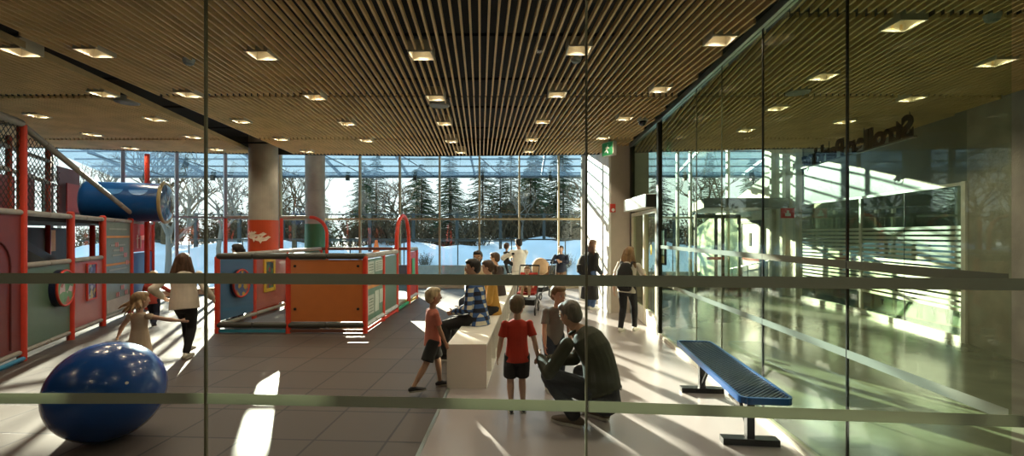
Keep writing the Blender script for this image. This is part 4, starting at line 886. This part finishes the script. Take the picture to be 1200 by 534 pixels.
def person(label, loc, yaw, St, vox=.012, pel=None, neck=None, up=None, look=(0, 1, 0), hl=None, hr_=None, fl=None, fr=None, fdl=(0, 1, 0), fdr=(0, 1, 0), kl=(0, 1, 0), kr=(0, 1, 0), el=None, er=None,
           shirt=None, sleeve='long', pants=None, leg='long', shoes=None, skin='fair', hair='short', hc=('brown', (.06, .03, .015)), child=False, female=False, wide=1.0, beard=False, dress=None, robe=False, feet_flat=True, fing=True, parent=None, hsize=None, collar=False, group=None, hunch=0.0, hem=None):
    """local frame: faces +Y, right hand side is +X, floor at z=0; all points in metres"""
    k = St/1.7; t = thing('person', label, 'person', loc, yaw, group)
    LL1, LL2, A1, A2 = .245*St, .235*St, .168*St, .150*St
    if child: A1, A2 = .158*St, .140*St
    pel = V(pel) if pel else V((0, 0, .51*St)); neck = V(neck) if neck else pel+V((0, 0, .305*St))
    sp = (neck-pel); su = sp.normalized(); hw = .052*St; sw = (.108 if female or child else .12)*St*wide
    bx = V((1, 0, 0)); bx = (bx-su*bx.dot(su)).normalized(); sh_l, sh_r = neck-su*.045*St-bx*sw, neck-su*.045*St+bx*sw
    hpl, hpr = pel-V((1, 0, 0))*hw, pel+V((1, 0, 0))*hw
    fl = V(fl) if fl else V((-.09*k, 0, .045*St)); fr = V(fr) if fr else V((.09*k, 0, .045*St))
    hl = V(hl) if hl else sh_l+V((-.07*k, .02, -(A1+A2)*.98)); hr_ = V(hr_) if hr_ else sh_r+V((.07*k, .02, -(A1+A2)*.98))
    KL, fl = ik(hpl, fl, LL1, LL2, kl); KR, fr = ik(hpr, fr, LL1, LL2, kr)
    EL, hl = ik(sh_l, hl, A1, A2, el or (-.4, -1, -.2)); ER, hr_ = ik(sh_r, hr_, A1, A2, er or (.4, -1, -.2))
    sk = mat('skin_'+skin, SKIN[skin], rough=.5, var=.06, scale=4)
    hh = hsize or (.132*St if not child else max(.19, .165*St)); w = hh*.36; dpt = hh*.43
    hup = V(up).normalized() if up else (su*.5+UPV*.5).normalized(); lk = V(look); lk = (lk-hup*lk.dot(hup)).normalized(); hx = lk.cross(hup).normalized()
    hcn = neck+hup*(.030*St+hh*.50)+lk*.012*k*2; HM = Matrix((hx, lk, hup)).transposed()
    def hp(x, y, z): return hcn+HM @ V((x*hh, y*hh, z*hh))
    b = MB()
    def spn(f):
        return pel+sp*f-(su.cross(bx)*-1.0).normalized()*(-hunch*math.sin(PI*max(0, min(1, f*.85)))) 
    def torso(mb, g, z0=-.05, z1=1.0):
        sc = k*(.88 if child else 1)*(.9 if female else 1)*wide
        prof = [(-.10, .150, .105), (0.02, .158, .115), (.25, .140, .105), (.45, .138, .102), (.65, .158, .112), (.82, .165, .105), (.93, .125, .085), (1.0, .07, .065)]
        P = [spn(f) for f, _, _ in prof]; R = [(a*sc+g, c*sc*(1/wide**.3)+g) for _, a, c in prof]
        mb.loft(P, R, side=bx, seg=18, cap='round')
    torso(b, -.008)
    b.cap(neck-su*.02*St, hp(0, -.05, -.25), .052*k+.004, .046*k+.004)
    b.ell(hp(0, -.03, .10), (w, dpt, hh*.40), M=HM, seg=18, rings=12); b.ell(hp(0, .07, -.16), (w*.80, dpt*.68, hh*.33), M=HM, seg=16)
    b.ell(hp(0, .16, -.34), (w*.42, dpt*.35, hh*.13), M=HM)
    if vox < .009:
        b.loft([hp(0, .38, .08), hp(0, .43, -.03), hp(0, .48, -.11), hp(0, .40, -.14)], [hh*.03, hh*.045, hh*.06, hh*.05], seg=8, cap='round')
        for s in (-1, 1):
            b.ell(hp(.15*s, .34, .09), (hh*.09, hh*.04, hh*.03), M=HM); b.ell(hp(.17*s, .27, -.12), (hh*.08, hh*.07, hh*.08), M=HM)
        b.ell(hp(0, .35, -.25), (hh*.10, hh*.05, hh*.03), M=HM); b.ell(hp(0, .34, -.30), (hh*.09, hh*.05, hh*.03), M=HM)
    for s in (-1, 1): b.ell(hp(.36*s, -.06, -.03), (hh*.035, hh*.07, hh*.12), M=HM)
    for S0, E, W_ in ((sh_l, EL, hl), (sh_r, ER, hr_)):
        b.cap(S0, E, .050*k, .038*k); m_ = E.lerp(W_, .3); b.loft([E, m_, W_], [.038*k, .041*k, .026*k], seg=10, cap='round')
    for Hp, K, A in ((hpl, KL, fl), (hpr, KR, fr)):
        b.loft([Hp, Hp.lerp(K, .4), K], [.082*k, .074*k, .054*k], seg=12, cap='round'); b.loft([K, K.lerp(A, .3), K.lerp(A, .75), A], [.054*k, .056*k, .038*k, .034*k], seg=12, cap='round')
    for s, E, W_ in ((-1, EL, hl), (1, ER, hr_)):
        d = (W_-E).normalized(); hs = .105*St*(.9 if not child else .85); pn_ = bx*s; pn_ = (pn_-d*pn_.dot(d)); pn_ = pn_.normalized() if pn_.length > .05 else V((0, 0, 1))
        fw = d.cross(pn_).normalized(); fwd = V((0, 1, 0))
        if fw.dot(fwd) < 0: fw = -fw
        # palm faces inwards; thumb towards the front (fw)
        b.loft([W_, W_+d*hs*.25, W_+d*hs*.50], [(hs*.17, hs*.10), (hs*.23, hs*.09), (hs*.22, hs*.075)], side=fw, seg=12, cap='round')
        fr_ = hs*.050 if vox < .009 else hs*.06
        if fing:
            for i, ln in enumerate((.42, .48, .45, .35)):
                o0 = W_+d*hs*.50+fw*hs*(.165-.11*i); c1_ = o0+d*hs*ln*.45-pn_*hs*.03; c2_ = c1_+(d*.85-pn_*.55)*hs*ln*.32; c3_ = c2_+(d*.55-pn_*.85)*hs*ln*.26
                b.loft([o0, c1_, c2_, c3_], [fr_*1.05, fr_, fr_*.92, fr_*.8], seg=8, cap='round')
            tb0 = W_+d*hs*.14+fw*hs*.16; tb1 = tb0+(d*.6+fw*.75-pn_*.2)*hs*.24; tb2 = tb1+(d*.95+fw*.15-pn_*.25)*hs*.22; b.loft([tb0, tb1, tb2], [fr_*1.35, fr_*1.15, fr_*.9], seg=8, cap='round')
    # bare foot under the shoe
    for A, fd in ((fl, V(fdl)), (fr, V(fdr))):
        fd = fd.normalized(); b.cap(A-UPV*.02*k, A+fd*.11*k-UPV*.045*k, .03*k, .025*k)
    body = remeshed('body', b, vox, sk, t)
    # ---- clothing
    if dress or shirt:
        cm = dress or shirt; m_ = MB(); gt = .010*k+.004 if not robe else .03
        sc = k*(.90 if child else 1)*(.92 if female else 1)*wide
        prof = [((-.20 if pants else -.1) if hem is None else hem, .182, .143), (0.0, .176, .134), (.25, .160, .118), (.45, .150, .110), (.65, .158, .112), (.82, .160, .103), (.93, .118, .082), (.99, .062, .058)]
        m_.loft([spn(f) for f, _, _ in prof], [(a*sc+gt, c*sc*(1/wide**.3)+gt) for _, a, c in prof], side=bx, seg=20, cap=True)
        ar = 1.0 if sleeve == 'long' else (.55 if sleeve == 'short' else .08); g = .012*k+.004+(.02 if robe else 0)
        for S0, E, W_ in ((sh_l, EL, hl), (sh_r, ER, hr_)):
            if ar < 1: m_.loft([S0-bx*0, S0.lerp(E, ar*.5), S0.lerp(E, ar*1.25)], [.043*k+g*.3, .045*k+g*.7, .045*k+g*1.1], seg=12, cap='round' if ar < .2 else True); m_.ell(S0, (.051*k+g*.4,)*3)
            else: m_.loft([S0, E], [.050*k+g*.6, .042*k+g], seg=12, cap='round'); m_.loft([E, E.lerp(W_, .5), E.lerp(W_, .93)], [.044*k+g, .042*k+g, .032*k+g], seg=12, cap='round')
        if dress:
            dn = V((0, 0, -1)); base = (fl+fr)/2; ln = .36*St if not robe else .46*St
            m_.loft([pel+su*.1, pel+dn*.08*k, pel.lerp(base, .4)+dn*0, V((pel.x*.3+base.x*.7, pel.y*.3+base.y*.7, max(.06, pel.z-ln)))], [(.15*k, .12*k), (.19*k, .15*k), (.22*k, .18*k), (.25*k, .20*k)], side=V((1, 0, 0)), seg=18, cap=True)
        if collar: m_.loft(arc(neck+su*.01, bx, su.cross(bx), .062*k, 0, 2*PI, 14), .012*k+.003, seg=8, cap=False)
        remeshed('dress' if dress else 'shirt', m_, vox*1.0, cm, t, smooth=3)
    if pants:
        m_ = MB(); sc = k*(.9 if child or female else 1); m_.loft([pel+su*.07*k, pel, pel-su*.07*k], [(.152*sc+.008, .115*sc+.008), (.170*sc+.008, .130*sc+.01), (.15*sc, .12*sc)], side=V((1, 0, 0)), seg=16, cap='round')
        g = {'tight': .008, 'long': .016, 'shorts': .028}[leg]*k+.003
        for Hp, K, A in ((hpl, KL, fl), (hpr, KR, fr)):
            if leg == 'shorts': m_.loft([Hp, Hp.lerp(K, .5), Hp.lerp(K, .86)], [.086*k+g*.6, .078*k+g, .072*k+g*1.1], seg=14, cap=True)
            else: m_.loft([Hp, Hp.lerp(K, .4), K], [.084*k+g, .077*k+g, .056*k+g], seg=14, cap='round'); m_.loft([K, K.lerp(A, .3), K.lerp(A, .7), K.lerp(A, .93)], [.056*k+g, .057*k+g, .042*k+g*1.1, .040*k+g*1.2], seg=14, cap='round')
        remeshed('trousers' if leg != 'shorts' else 'shorts', m_, vox, pants, t, smooth=3)
    if shoes:
        for A, fd in ((fl, V(fdl)), (fr, V(fdr))):
            fd = fd.normalized(); L = .158*St; s = fd.cross(UPV).normalized(); o0 = A-fd*L*.22; dn = fd.cross(s)*1.0
            if dn.z > 0: dn = -dn
            zz = .045*St
            m_ = MB(); P = [o0+fd*L*u+dn*(zz-hgt) for u, hgt in ((0, .045*k), (.12, .052*k), (.32, .052*k), (.55, .040*k), (.8, .032*k), (.97, .026*k))]
            m_.loft(P, [(.026*k, .030*k), (.036*k, .042*k), (.039*k, .044*k), (.046*k, .034*k), (.044*k, .026*k), (.028*k, .018*k)], side=s, seg=14, cap='round')
            m_.loft([A+UPV*.015*k, A-UPV*.03*k], [.040*k, .042*k], seg=12, cap=True)
            so = remeshed('shoe', m_, max(.006, vox*.7), shoes, t, smooth=2)
            sl = MB(); pr = [(-.02, .6), (.1, .95), (.5, 1.05), (.8, 1.0), (1.03, .55)]; ps_ = [o0+fd*L*u+s*.040*k*w_ for u, w_ in pr]+[o0+fd*L*u-s*.040*k*w_ for u, w_ in pr[::-1]]
            sl.prism([p+dn*(zz) for p in ps_], -dn*.018*k*1.2); q_ = sl.build('sole', mat('shoe_sole', (.5, .48, .42)), so, local=True)
    # ---- hair and face
    hm = hair_mat(*hc); m_ = MB()
    if hair == 'cap':
        m_.ell(hp(0, -.05, .16), (w*1.1, dpt*1.08, hh*.38), M=HM, seg=18)
    else:
        m_.ell(hp(0, -.10, .14), (w*1.10, dpt*1.02, hh*.42), M=HM, seg=18, rings=12); m_.ell(hp(0, .10, .34), (w*.92, dpt*.72, hh*.20), M=HM, seg=16)
        m_.ell(hp(0, -.26, -.05), (w*.95, dpt*.62, hh*.34), M=HM, seg=16)
    if hair == 'long':
        for x, wd, sw_ in ((-.34, .15, -.28), (-.16, .20, -.12), (0, .2, 0), (.16, .20, .12), (.34, .15, .28)):
            p0 = hp(x, -.20, .15); dn = (-UPV*.8-hup*.2); sd_ = hx*hh*sw_; m_.loft([p0, p0+dn*hh*.45-lk*hh*.10+sd_*.3, p0+dn*hh*.95-lk*hh*.16+sd_*.8, p0+dn*hh*1.35-lk*hh*.12+sd_*1.1, p0+dn*hh*(1.7-abs(x)*.6)-lk*hh*.1+sd_], [(wd*hh, .15*hh), (wd*hh*1.15, .17*hh), (wd*hh*1.1, .14*hh), (wd*hh*.8, .09*hh), (wd*hh*.25, .03*hh)], side=hx, seg=10, cap='round')
    if hair == 'blown':
        for j in range(9):
            a = -1.2+j*.3; p0 = hp(.30*math.sin(a), -.25, .0); o_ = (hx*math.sin(a)*1.3-lk*.45-UPV*(.65-.1*(j % 3))).normalized(); m_.loft([p0, p0+o_*hh*.4, p0+o_*hh*.75+UPV*hh*.05, p0+o_*hh*1.0], [.13*hh, .11*hh, .07*hh, .02*hh], seg=8, cap='round')
    if hair in ('bun',): m_.ell(hp(0, -.36, .42), (hh*.17, hh*.17, hh*.16), M=HM)
    if hair == 'tail': m_.loft([hp(0, -.42, .15), hp(0, -.62, .05), hp(0, -.66, -.25), hp(0, -.6, -.55)], [.10*hh, .12*hh, .10*hh, .03*hh], seg=8, cap='round')
    remeshed('hair', m_, min(vox, .010), hm, t, smooth=2)
    for s in (-1, 1):
        e_ = MB().ell(hp(.155*s, .345, .0), (hh*.062, hh*.04, hh*.040), M=HM, seg=10, rings=7); eo = e_.build('eye', mat('eye_white', (.7, .68, .62), rough=.3), t, smooth=True, local=True)
        MB().ell(hp(.155*s, .378, .0), (hh*.032, hh*.012, hh*.034), M=HM, seg=10, rings=6).build('iris', mat('iris_dark', (.02, .012, .008), rough=.2), eo, smooth=True, local=True)
        MB().ell(hp(.155*s, .375, .085), (hh*.085, hh*.02, hh*.016), M=HM, seg=8, rings=5).build('eyebrow', hm, t, smooth=True, local=True)
    MB().ell(hp(0, .395, -.265), (hh*.11, hh*.02, hh*.030), M=HM, seg=12, rings=6).build('mouth', mat('lip', (.32, .10, .08)), t, smooth=True, local=True)
    if beard:
        m_ = MB(); m_.ell(hp(0, .17, -.33), (w*.68, dpt*.55, hh*.19), M=HM); m_.ell(hp(.22, .02, -.22), (w*.3, dpt*.35, hh*.22), M=HM); m_.ell(hp(-.22, .02, -.22), (w*.3, dpt*.35, hh*.22), M=HM); remeshed('beard', m_, .008, hm, t)
    t['j'] = 0; del t['j']
    t_info[t.name] = dict(hl=hl, hr=hr_, neck=neck, pel=pel, head=hcn, bx=bx, su=su)
    return t
t_info = {}
WHT = cloth('cream', (.72, .66, .54)); BLK = cloth('black', (.012, .012, .012)); NAV = cloth('navy', (.015, .02, .04))
SHB = mat('shoe_black', (.012, .012, .012), rough=.4); SHW = mat('shoe_white', (.7, .68, .6), rough=.5); SHBR = mat('shoe_brown', (.10, .07, .04), rough=.6)
LBR = ('light_brown', (.20, .12, .055)); BRN = ('brown', (.06, .032, .016)); BLO = ('blonde', (.42, .27, .12)); DRK = ('black', (.012, .009, .007)); GRY = ('greying', (.13, .11, .085))
def pos(px, py):
    s = fs(py); return ((px-600)/s, F/s, 0)
# boy in red, back to us, left of centre
b1 = person('boy in a red T-shirt and black shorts, back turned, holding the crouching man\'s hand', pos(606, 483), .12, 1.10, vox=.0055, child=True, hl=(-.20, .06, .42), hr_=(.20, -.07, .50), shirt=cloth('red', (.50, .035, .015)), sleeve='short', pants=BLK, leg='shorts', shoes=SHB, hc=('sandy', (.13, .08, .04)), look=(.35, .9, -.05))
# crouching man: faces left and away; local +Y is world direction of yaw
man = person('crouching man in a dark olive sweater and black trousers, holding hands with the boy', (.72, 4.06, 0), math.radians(52), 1.80, vox=.007, wide=1.05, hunch=.10, hem=-.02,
    pel=(.0, -.10, .31), neck=(.02, .17, .80), up=(.0, .30, .95), look=(.1, 1, -.25), hl=(-.125, .47, .54), hr_=(.0, .47, .50), fl=(-.13, .10, .085), fr=(.15, -.02, .09), fdl=(-.1, 1, 0), fdr=(.15, 1, -.0),
    kl=(-.5, 1, .8), kr=(.5, 1, .8), el=(-.6, .1, -1), er=(.8, .1, -1), shirt=cloth('olive', (.040, .042, .024)), pants=cloth('charcoal', (.016, .017, .020)), shoes=SHBR, hc=GRY, skin='tan', collar=True)
# child in grey shirt behind him
person('child in a grey T-shirt leaning behind the crouching man\'s head', (.45, 4.95, 0), math.radians(200), 1.18, vox=.008, child=True, neck=(.0, .10, .93), hl=(-.15, .16, .40), hr_=(.20, .22, .42), shirt=cloth('grey', (.17, .15, .13)), sleeve='short', pants=cloth('dark_denim', (.03, .04, .06)), shoes=SHW, hc=LBR, up=(0, .1, 1), look=(-.3, 1, -.2))
# blurred child in salmon shirt beside the white bench
person('child in a salmon shirt and black shorts stepping past the end of the white bench', (-.87, 4.95, 0), math.radians(-62), 1.10, vox=.008, child=True, fl=(-.10, .12, .05), fr=(.08, -.24, .09), hr_=(.13, .12, .48), hl=(-.13, .02, .46), shirt=cloth('salmon', (.62, .20, .14)), sleeve='short', pants=BLK, leg='shorts', shoes=SHB, hc=('pale_blond', (.55, .42, .24)), skin='tan')
# seated on the bench
def seated(label, x, y, yaw, St, **k):
    d = dict(pel=(0, 0, .49+.085*St/1.7), neck=(0, .05, .49+.085*St/1.7+.30*St), fl=(-.14, .42*St/1.7, .045*St), fr=(.14, .42*St/1.7, .045*St), kl=(-.1, .3, 1), kr=(.1, .3, 1), hl=(-.14, .30, .66), hr_=(.14, .30, .66)); d.update(k)
    return person(label, (x, y, 0), yaw, St, **d)
seated('adult with black hair in a blue and white plaid shirt, seated on the white bench', -.46, 6.15, math.radians(75), 1.72, vox=.008, shirt=PLAID, pants=BLK, shoes=SHB, hc=DRK, skin='tan', look=(-.3, .8, -.1))
seated('woman with dark hair in a mustard top, seated on the bench beside the plaid shirt', -.30, 6.95, math.radians(100), 1.6, vox=.010, female=True, shirt=cloth('mustard', (.50, .27, .05)), pants=BLK, shoes=SHB, hc=BRN, look=(.3, 1, 0), hair='tail')
seated('bearded man in a beige T-shirt facing us from the far side of the bench', -.62, 8.5, math.radians(165), 1.78, vox=.010, shirt=cloth('beige', (.52, .42, .27)), sleeve='short', pants=NAV, shoes=SHB, hc=DRK, skin='tan', beard=True, look=(-.1, 1, -.15))
seated('person in a dark top with short dark hair seated farthest along the white bench', -.28, 9.1, math.radians(60), 1.66, vox=.012, shirt=cloth('dark_brown', (.035, .022, .018)), pants=BLK, shoes=SHB, hc=BRN, look=(-.2, 1, 0))
# toddler in red stroller
def stroller(label, x, y, rz, hood, seatc, group=None):
    t = thing('stroller', label, 'stroller', (x, y, 0), rz); fm = mat('stroller_frame', (.05, .05, .055), rough=.35, metal=.5)
    for sx_ in (-.22, .22):
        for y_, r in ((-.28, .12), (.34, .09)):
            wv = MB(); wv.loft([V((sx_, y_, r))+V((0, math.cos(a)*r*.86, math.sin(a)*r*.86)) for a in [2*PI*i/20 for i in range(21)]], .017, seg=8, cap=False); wo = wv.build('wheel', mat('tyre_black', (.02, .02, .02)), t, local=True, smooth=True)
            MB().cyl((sx_-.012, y_, r), (sx_+.012, y_, r), r*.45, seg=12).build('hub', mat('hub_grey', (.3, .3, .3)), wo, local=True)
        MB().loft([(sx_, .34, .10), (sx_, .05, .38), (sx_, -.30, .80), (sx_, -.46, 1.0)], .013, seg=8).build('frame_tube', fm, t, local=True)
        MB().loft([(sx_, -.28, .12), (sx_, .0, .42)], .013, seg=8).build('frame_tube', fm, t, local=True)
    MB().loft([(-.22, -.46, 1.0), (.22, -.46, 1.0)], .018, seg=8).build('handle', BLACK, t, local=True)
    s = MB(); s.prism([(-.2, .20, .40), (-.2, .22, .46), (-.2, -.10, .46), (-.2, -.30, .86), (-.2, -.36, .84), (-.2, -.14, .40)], (.4, 0, 0)); s.build('seat', seatc, t, local=True, bevel=.02)
    MB().slab([(-.18, -.25), (.18, -.25), (.18, .15), (-.18, .15)], .18, .30).build('basket', BLACK, t, local=True)
    if hood is None: return t
    h = MB(); pr = []
    for i in range(9):
        a = PI*.5+PI*.62*(i/8-.62); pr.append([h.bm.verts.new((.23*math.cos(b_), -.20+.34*math.sin(a)*(.35+.65*math.sin(b_)), .80+.30*math.cos(a)*(.35+.65*math.sin(b_)))) for b_ in [PI*j/12 for j in range(13)]])
    for a_, b_ in zip(pr, pr[1:]):
        for j in range(12): h.bm.faces.new((a_[j], a_[j+1], b_[j+1], b_[j]))
    ho = h.build('hood', hood, t, local=True, smooth=True); sm = ho.modifiers.new('solid', 'SOLIDIFY'); sm.thickness = .012
    return t
stroller('red stroller holding the toddler at the far end of the white bench', .33, 9.9, math.radians(170), None, cloth('stroller_red', (.35, .03, .02)))
person('toddler with light hair sitting in the red stroller', (.33, 9.85, 0), math.radians(170), .85, vox=.012, child=True, pel=(0, 0, .53), neck=(0, -.02, .80), fl=(-.08, .26, .42), fr=(.08, .26, .42), kl=(0, .3, 1), kr=(0, .3, 1), hl=(-.15, .16, .56), hr_=(.15, .16, .56), shirt=cloth('peach', (.55, .30, .18)), pants=cloth('tan_pants', (.3, .2, .12)), shoes=SHB, hc=LBR)
stroller('tan hooded stroller standing near the far windows', .72, 12.2, math.radians(150), cloth('stroller_tan', (.42, .27, .15)), cloth('stroller_brown', (.15, .09, .05)))
# mother in white with a child on her hip
person('woman in a long white robe with a dark hair bun, seen from behind', (.18, 11.6, 0), .15, 1.63, vox=.011, female=True, hair='bun', hc=DRK, dress=cloth('white_robe', (.78, .76, .68)), robe=True, shirt=WHT, hl=(-.22, .24, 1.12), hr_=(-.08, .30, 1.0), el=(-1, -.1, -.5), er=(1, .1, -.4), shoes=SHW, look=(-.5, .8, .0))
person('small child in black carried on the hip of the woman in white', (-.14, 11.62, .0), math.radians(-50), .86, vox=.012, child=True, pel=(0, 0, 1.02), neck=(0, 0, 1.28), fl=(-.11, .14, .72), fr=(.11, .14, .72), kl=(-.8, .6, 0), kr=(.8, .6, 0), hl=(-.14, .20, 1.20), hr_=(.15, .2, 1.24), shirt=BLK, pants=BLK, shoes=SHB, hc=BRN, look=(-.6, .8, 0))
# near the windows
person('person in dark clothes standing by the far windows with arms folded', (1.40, 12.9, 0), math.radians(160), 1.42, vox=.012, shirt=NAV, pants=cloth('brown_trousers', (.16, .10, .06)), shoes=SHB, hc=BRN, hl=(-.02, .20, .98), hr_=(.04, .22, .94), el=(-1, 0, -.5), er=(1, 0, -.5))
person('person in a long black coat leaning near the sunlit white wall', (1.78, 10.35, 0), math.radians(-60), 1.62, vox=.010, female=True, hair='long', hc=('auburn', (.10, .045, .02)), dress=cloth('black_coat', (.014, .014, .013)), shirt=BLK, pants=cloth('blue_denim', (.06, .11, .22)), shoes=SHW, neck=(0, .06, 1.32), hl=(-.25, .22, .85), hr_=(.22, .15, .82), look=(0, 1, .1))
wb = person('woman with long light brown hair, white top and black leggings, reaching for the door', (2.02, 7.95, 0), math.radians(-35), 1.54, vox=.008, female=True, hair='long', hc=('honey', (.24, .14, .06)), shirt=cloth('white_top', (.60, .54, .46)), sleeve='short', pants=cloth('leggings', (.012, .012, .014)), leg='tight', shoes=SHW, pel=(0, 0, .78), neck=(.02, .05, 1.24), fl=(-.08, -.10, .07), fr=(.08, .16, .07), hl=(-.26, .06, .72), hr_=(.34, .34, .94), er=(.5, 0, -1), look=(.1, 1, -.1))
# two running at the left
person('woman with long brown hair, white top and black leggings, running away on the left', (-4.55, 6.28, 0), math.radians(10), 1.50, vox=.009, female=True, hair='long', hc=('chestnut', (.10, .05, .025)), shirt=cloth('white_blouse', (.66, .58, .48)), sleeve='long', pants=MATS['cloth_leggings'], leg='tight', shoes=SHW, wide=1.18, pel=(0, 0, .76), neck=(-.03, .04, 1.20), fl=(-.06, .22, .10), fr=(.05, -.06, .07), hl=(-.30, .05, .84), hr_=(.30, .12, .80), look=(-.25, 1, 0))
person('girl with windblown blonde hair in a cream dress running behind the blue ball', (-4.20, 5.10, 0), math.radians(-6), 1.02, vox=.0065, child=True, female=True, hair='blown', hc=('honey_blonde', (.30, .18, .08)), dress=cloth('cream_dress', (.62, .48, .34)), sleeve='none', shoes=SHW, hl=(-.34, .05, .52), hr_=(.38, .18, .70), el=(-.3, -1, 0), er=(.2, -1, -.2), fl=(-.06, .16, .06), fr=(.06, -.14, .12), look=(.3, 1, 0))
person('small child in a red jacket running behind the girl in cream', (-6.55, 8.25, 0), math.radians(20), 1.0, vox=.010, child=True, shirt=cloth('red_jacket', (.45, .07, .05)), pants=NAV, shoes=SHB, hc=BLO, hl=(-.2, .2, .55), hr_=(.28, .15, .62), fl=(-.06, .18, .05), fr=(.06, -.16, .10))
person('child with a dark ponytail looking over the left wall of the play pen', (-5.45, 9.0, 0), math.radians(80), 1.50, vox=.010, child=True, hair='tail', hc=DRK, shirt=cloth('teal', (.04, .12, .14)), pants=NAV, shoes=SHB, skin='tan')
person('child in dark clothes playing inside the lower level of the climbing frame', tuple(q(1.9, 0, -1.0)), math.radians(-60), 1.45, vox=.012, child=True, shirt=cloth('dark_plum', (.10, .04, .07)), pants=NAV, shoes=SHB, hc=BRN)
# things carried
def backpack(label, parent_loc, yaw, loc, m, sc=1.0):
    t = thing('backpack', label, 'bag', parent_loc, yaw); c = V(loc)
    MB().loft([c+V((0, 0, -.18*sc)), c+V((0, -.01, -.05*sc)), c+V((0, 0, .10*sc)), c+V((0, .02, .19*sc))], [(.13*sc, .07*sc), (.155*sc, .09*sc), (.145*sc, .08*sc), (.10*sc, .055*sc)], side=V((1, 0, 0)), seg=18, cap='round').build('body', m, t, smooth=True, local=True)
    MB().loft([c+V((0, -.08*sc, -.16*sc)), c+V((0, -.085*sc, .0))], [(.11*sc, .035*sc), (.11*sc, .03*sc)], side=V((1, 0, 0)), seg=14, cap='round').build('front_pocket', m, t, smooth=True, local=True)
    for s in (-1, 1): MB().loft([c+V((.09*s*sc, .04, .17*sc)), c+V((.10*s*sc, .10, .26*sc)), c+V((.11*s*sc, .20, .24*sc))], [(.022, .006)]*3, side=V((1, 0, 0)), seg=8).build('strap', m, t, smooth=True, local=True)
    return t
backpack('black backpack on the back of the woman reaching for the door', (2.02, 7.95, 0), math.radians(-35), (.04, -.22, .98), BLK, 1.0)
backpack('black bag hanging behind the person in the black coat', (1.78, 10.35, 0), math.radians(-60), (.05, -.26, 1.02), BLK, .9)
tb_ = thing('waste_bin', 'small white waste bin by the base of the sunlit wall', 'bin', (1.92, 11.9, 0))
MB().loft([(0, 0, 0), (0, 0, .5)], [.15, .17], seg=24).build('body', WHITE, tb_, local=True); MB().loft([(0, 0, .5), (0, 0, .56)], [.175, .14], seg=24).build('lid', mat('grey_lid', (.3, .3, .28)), tb_, local=True)
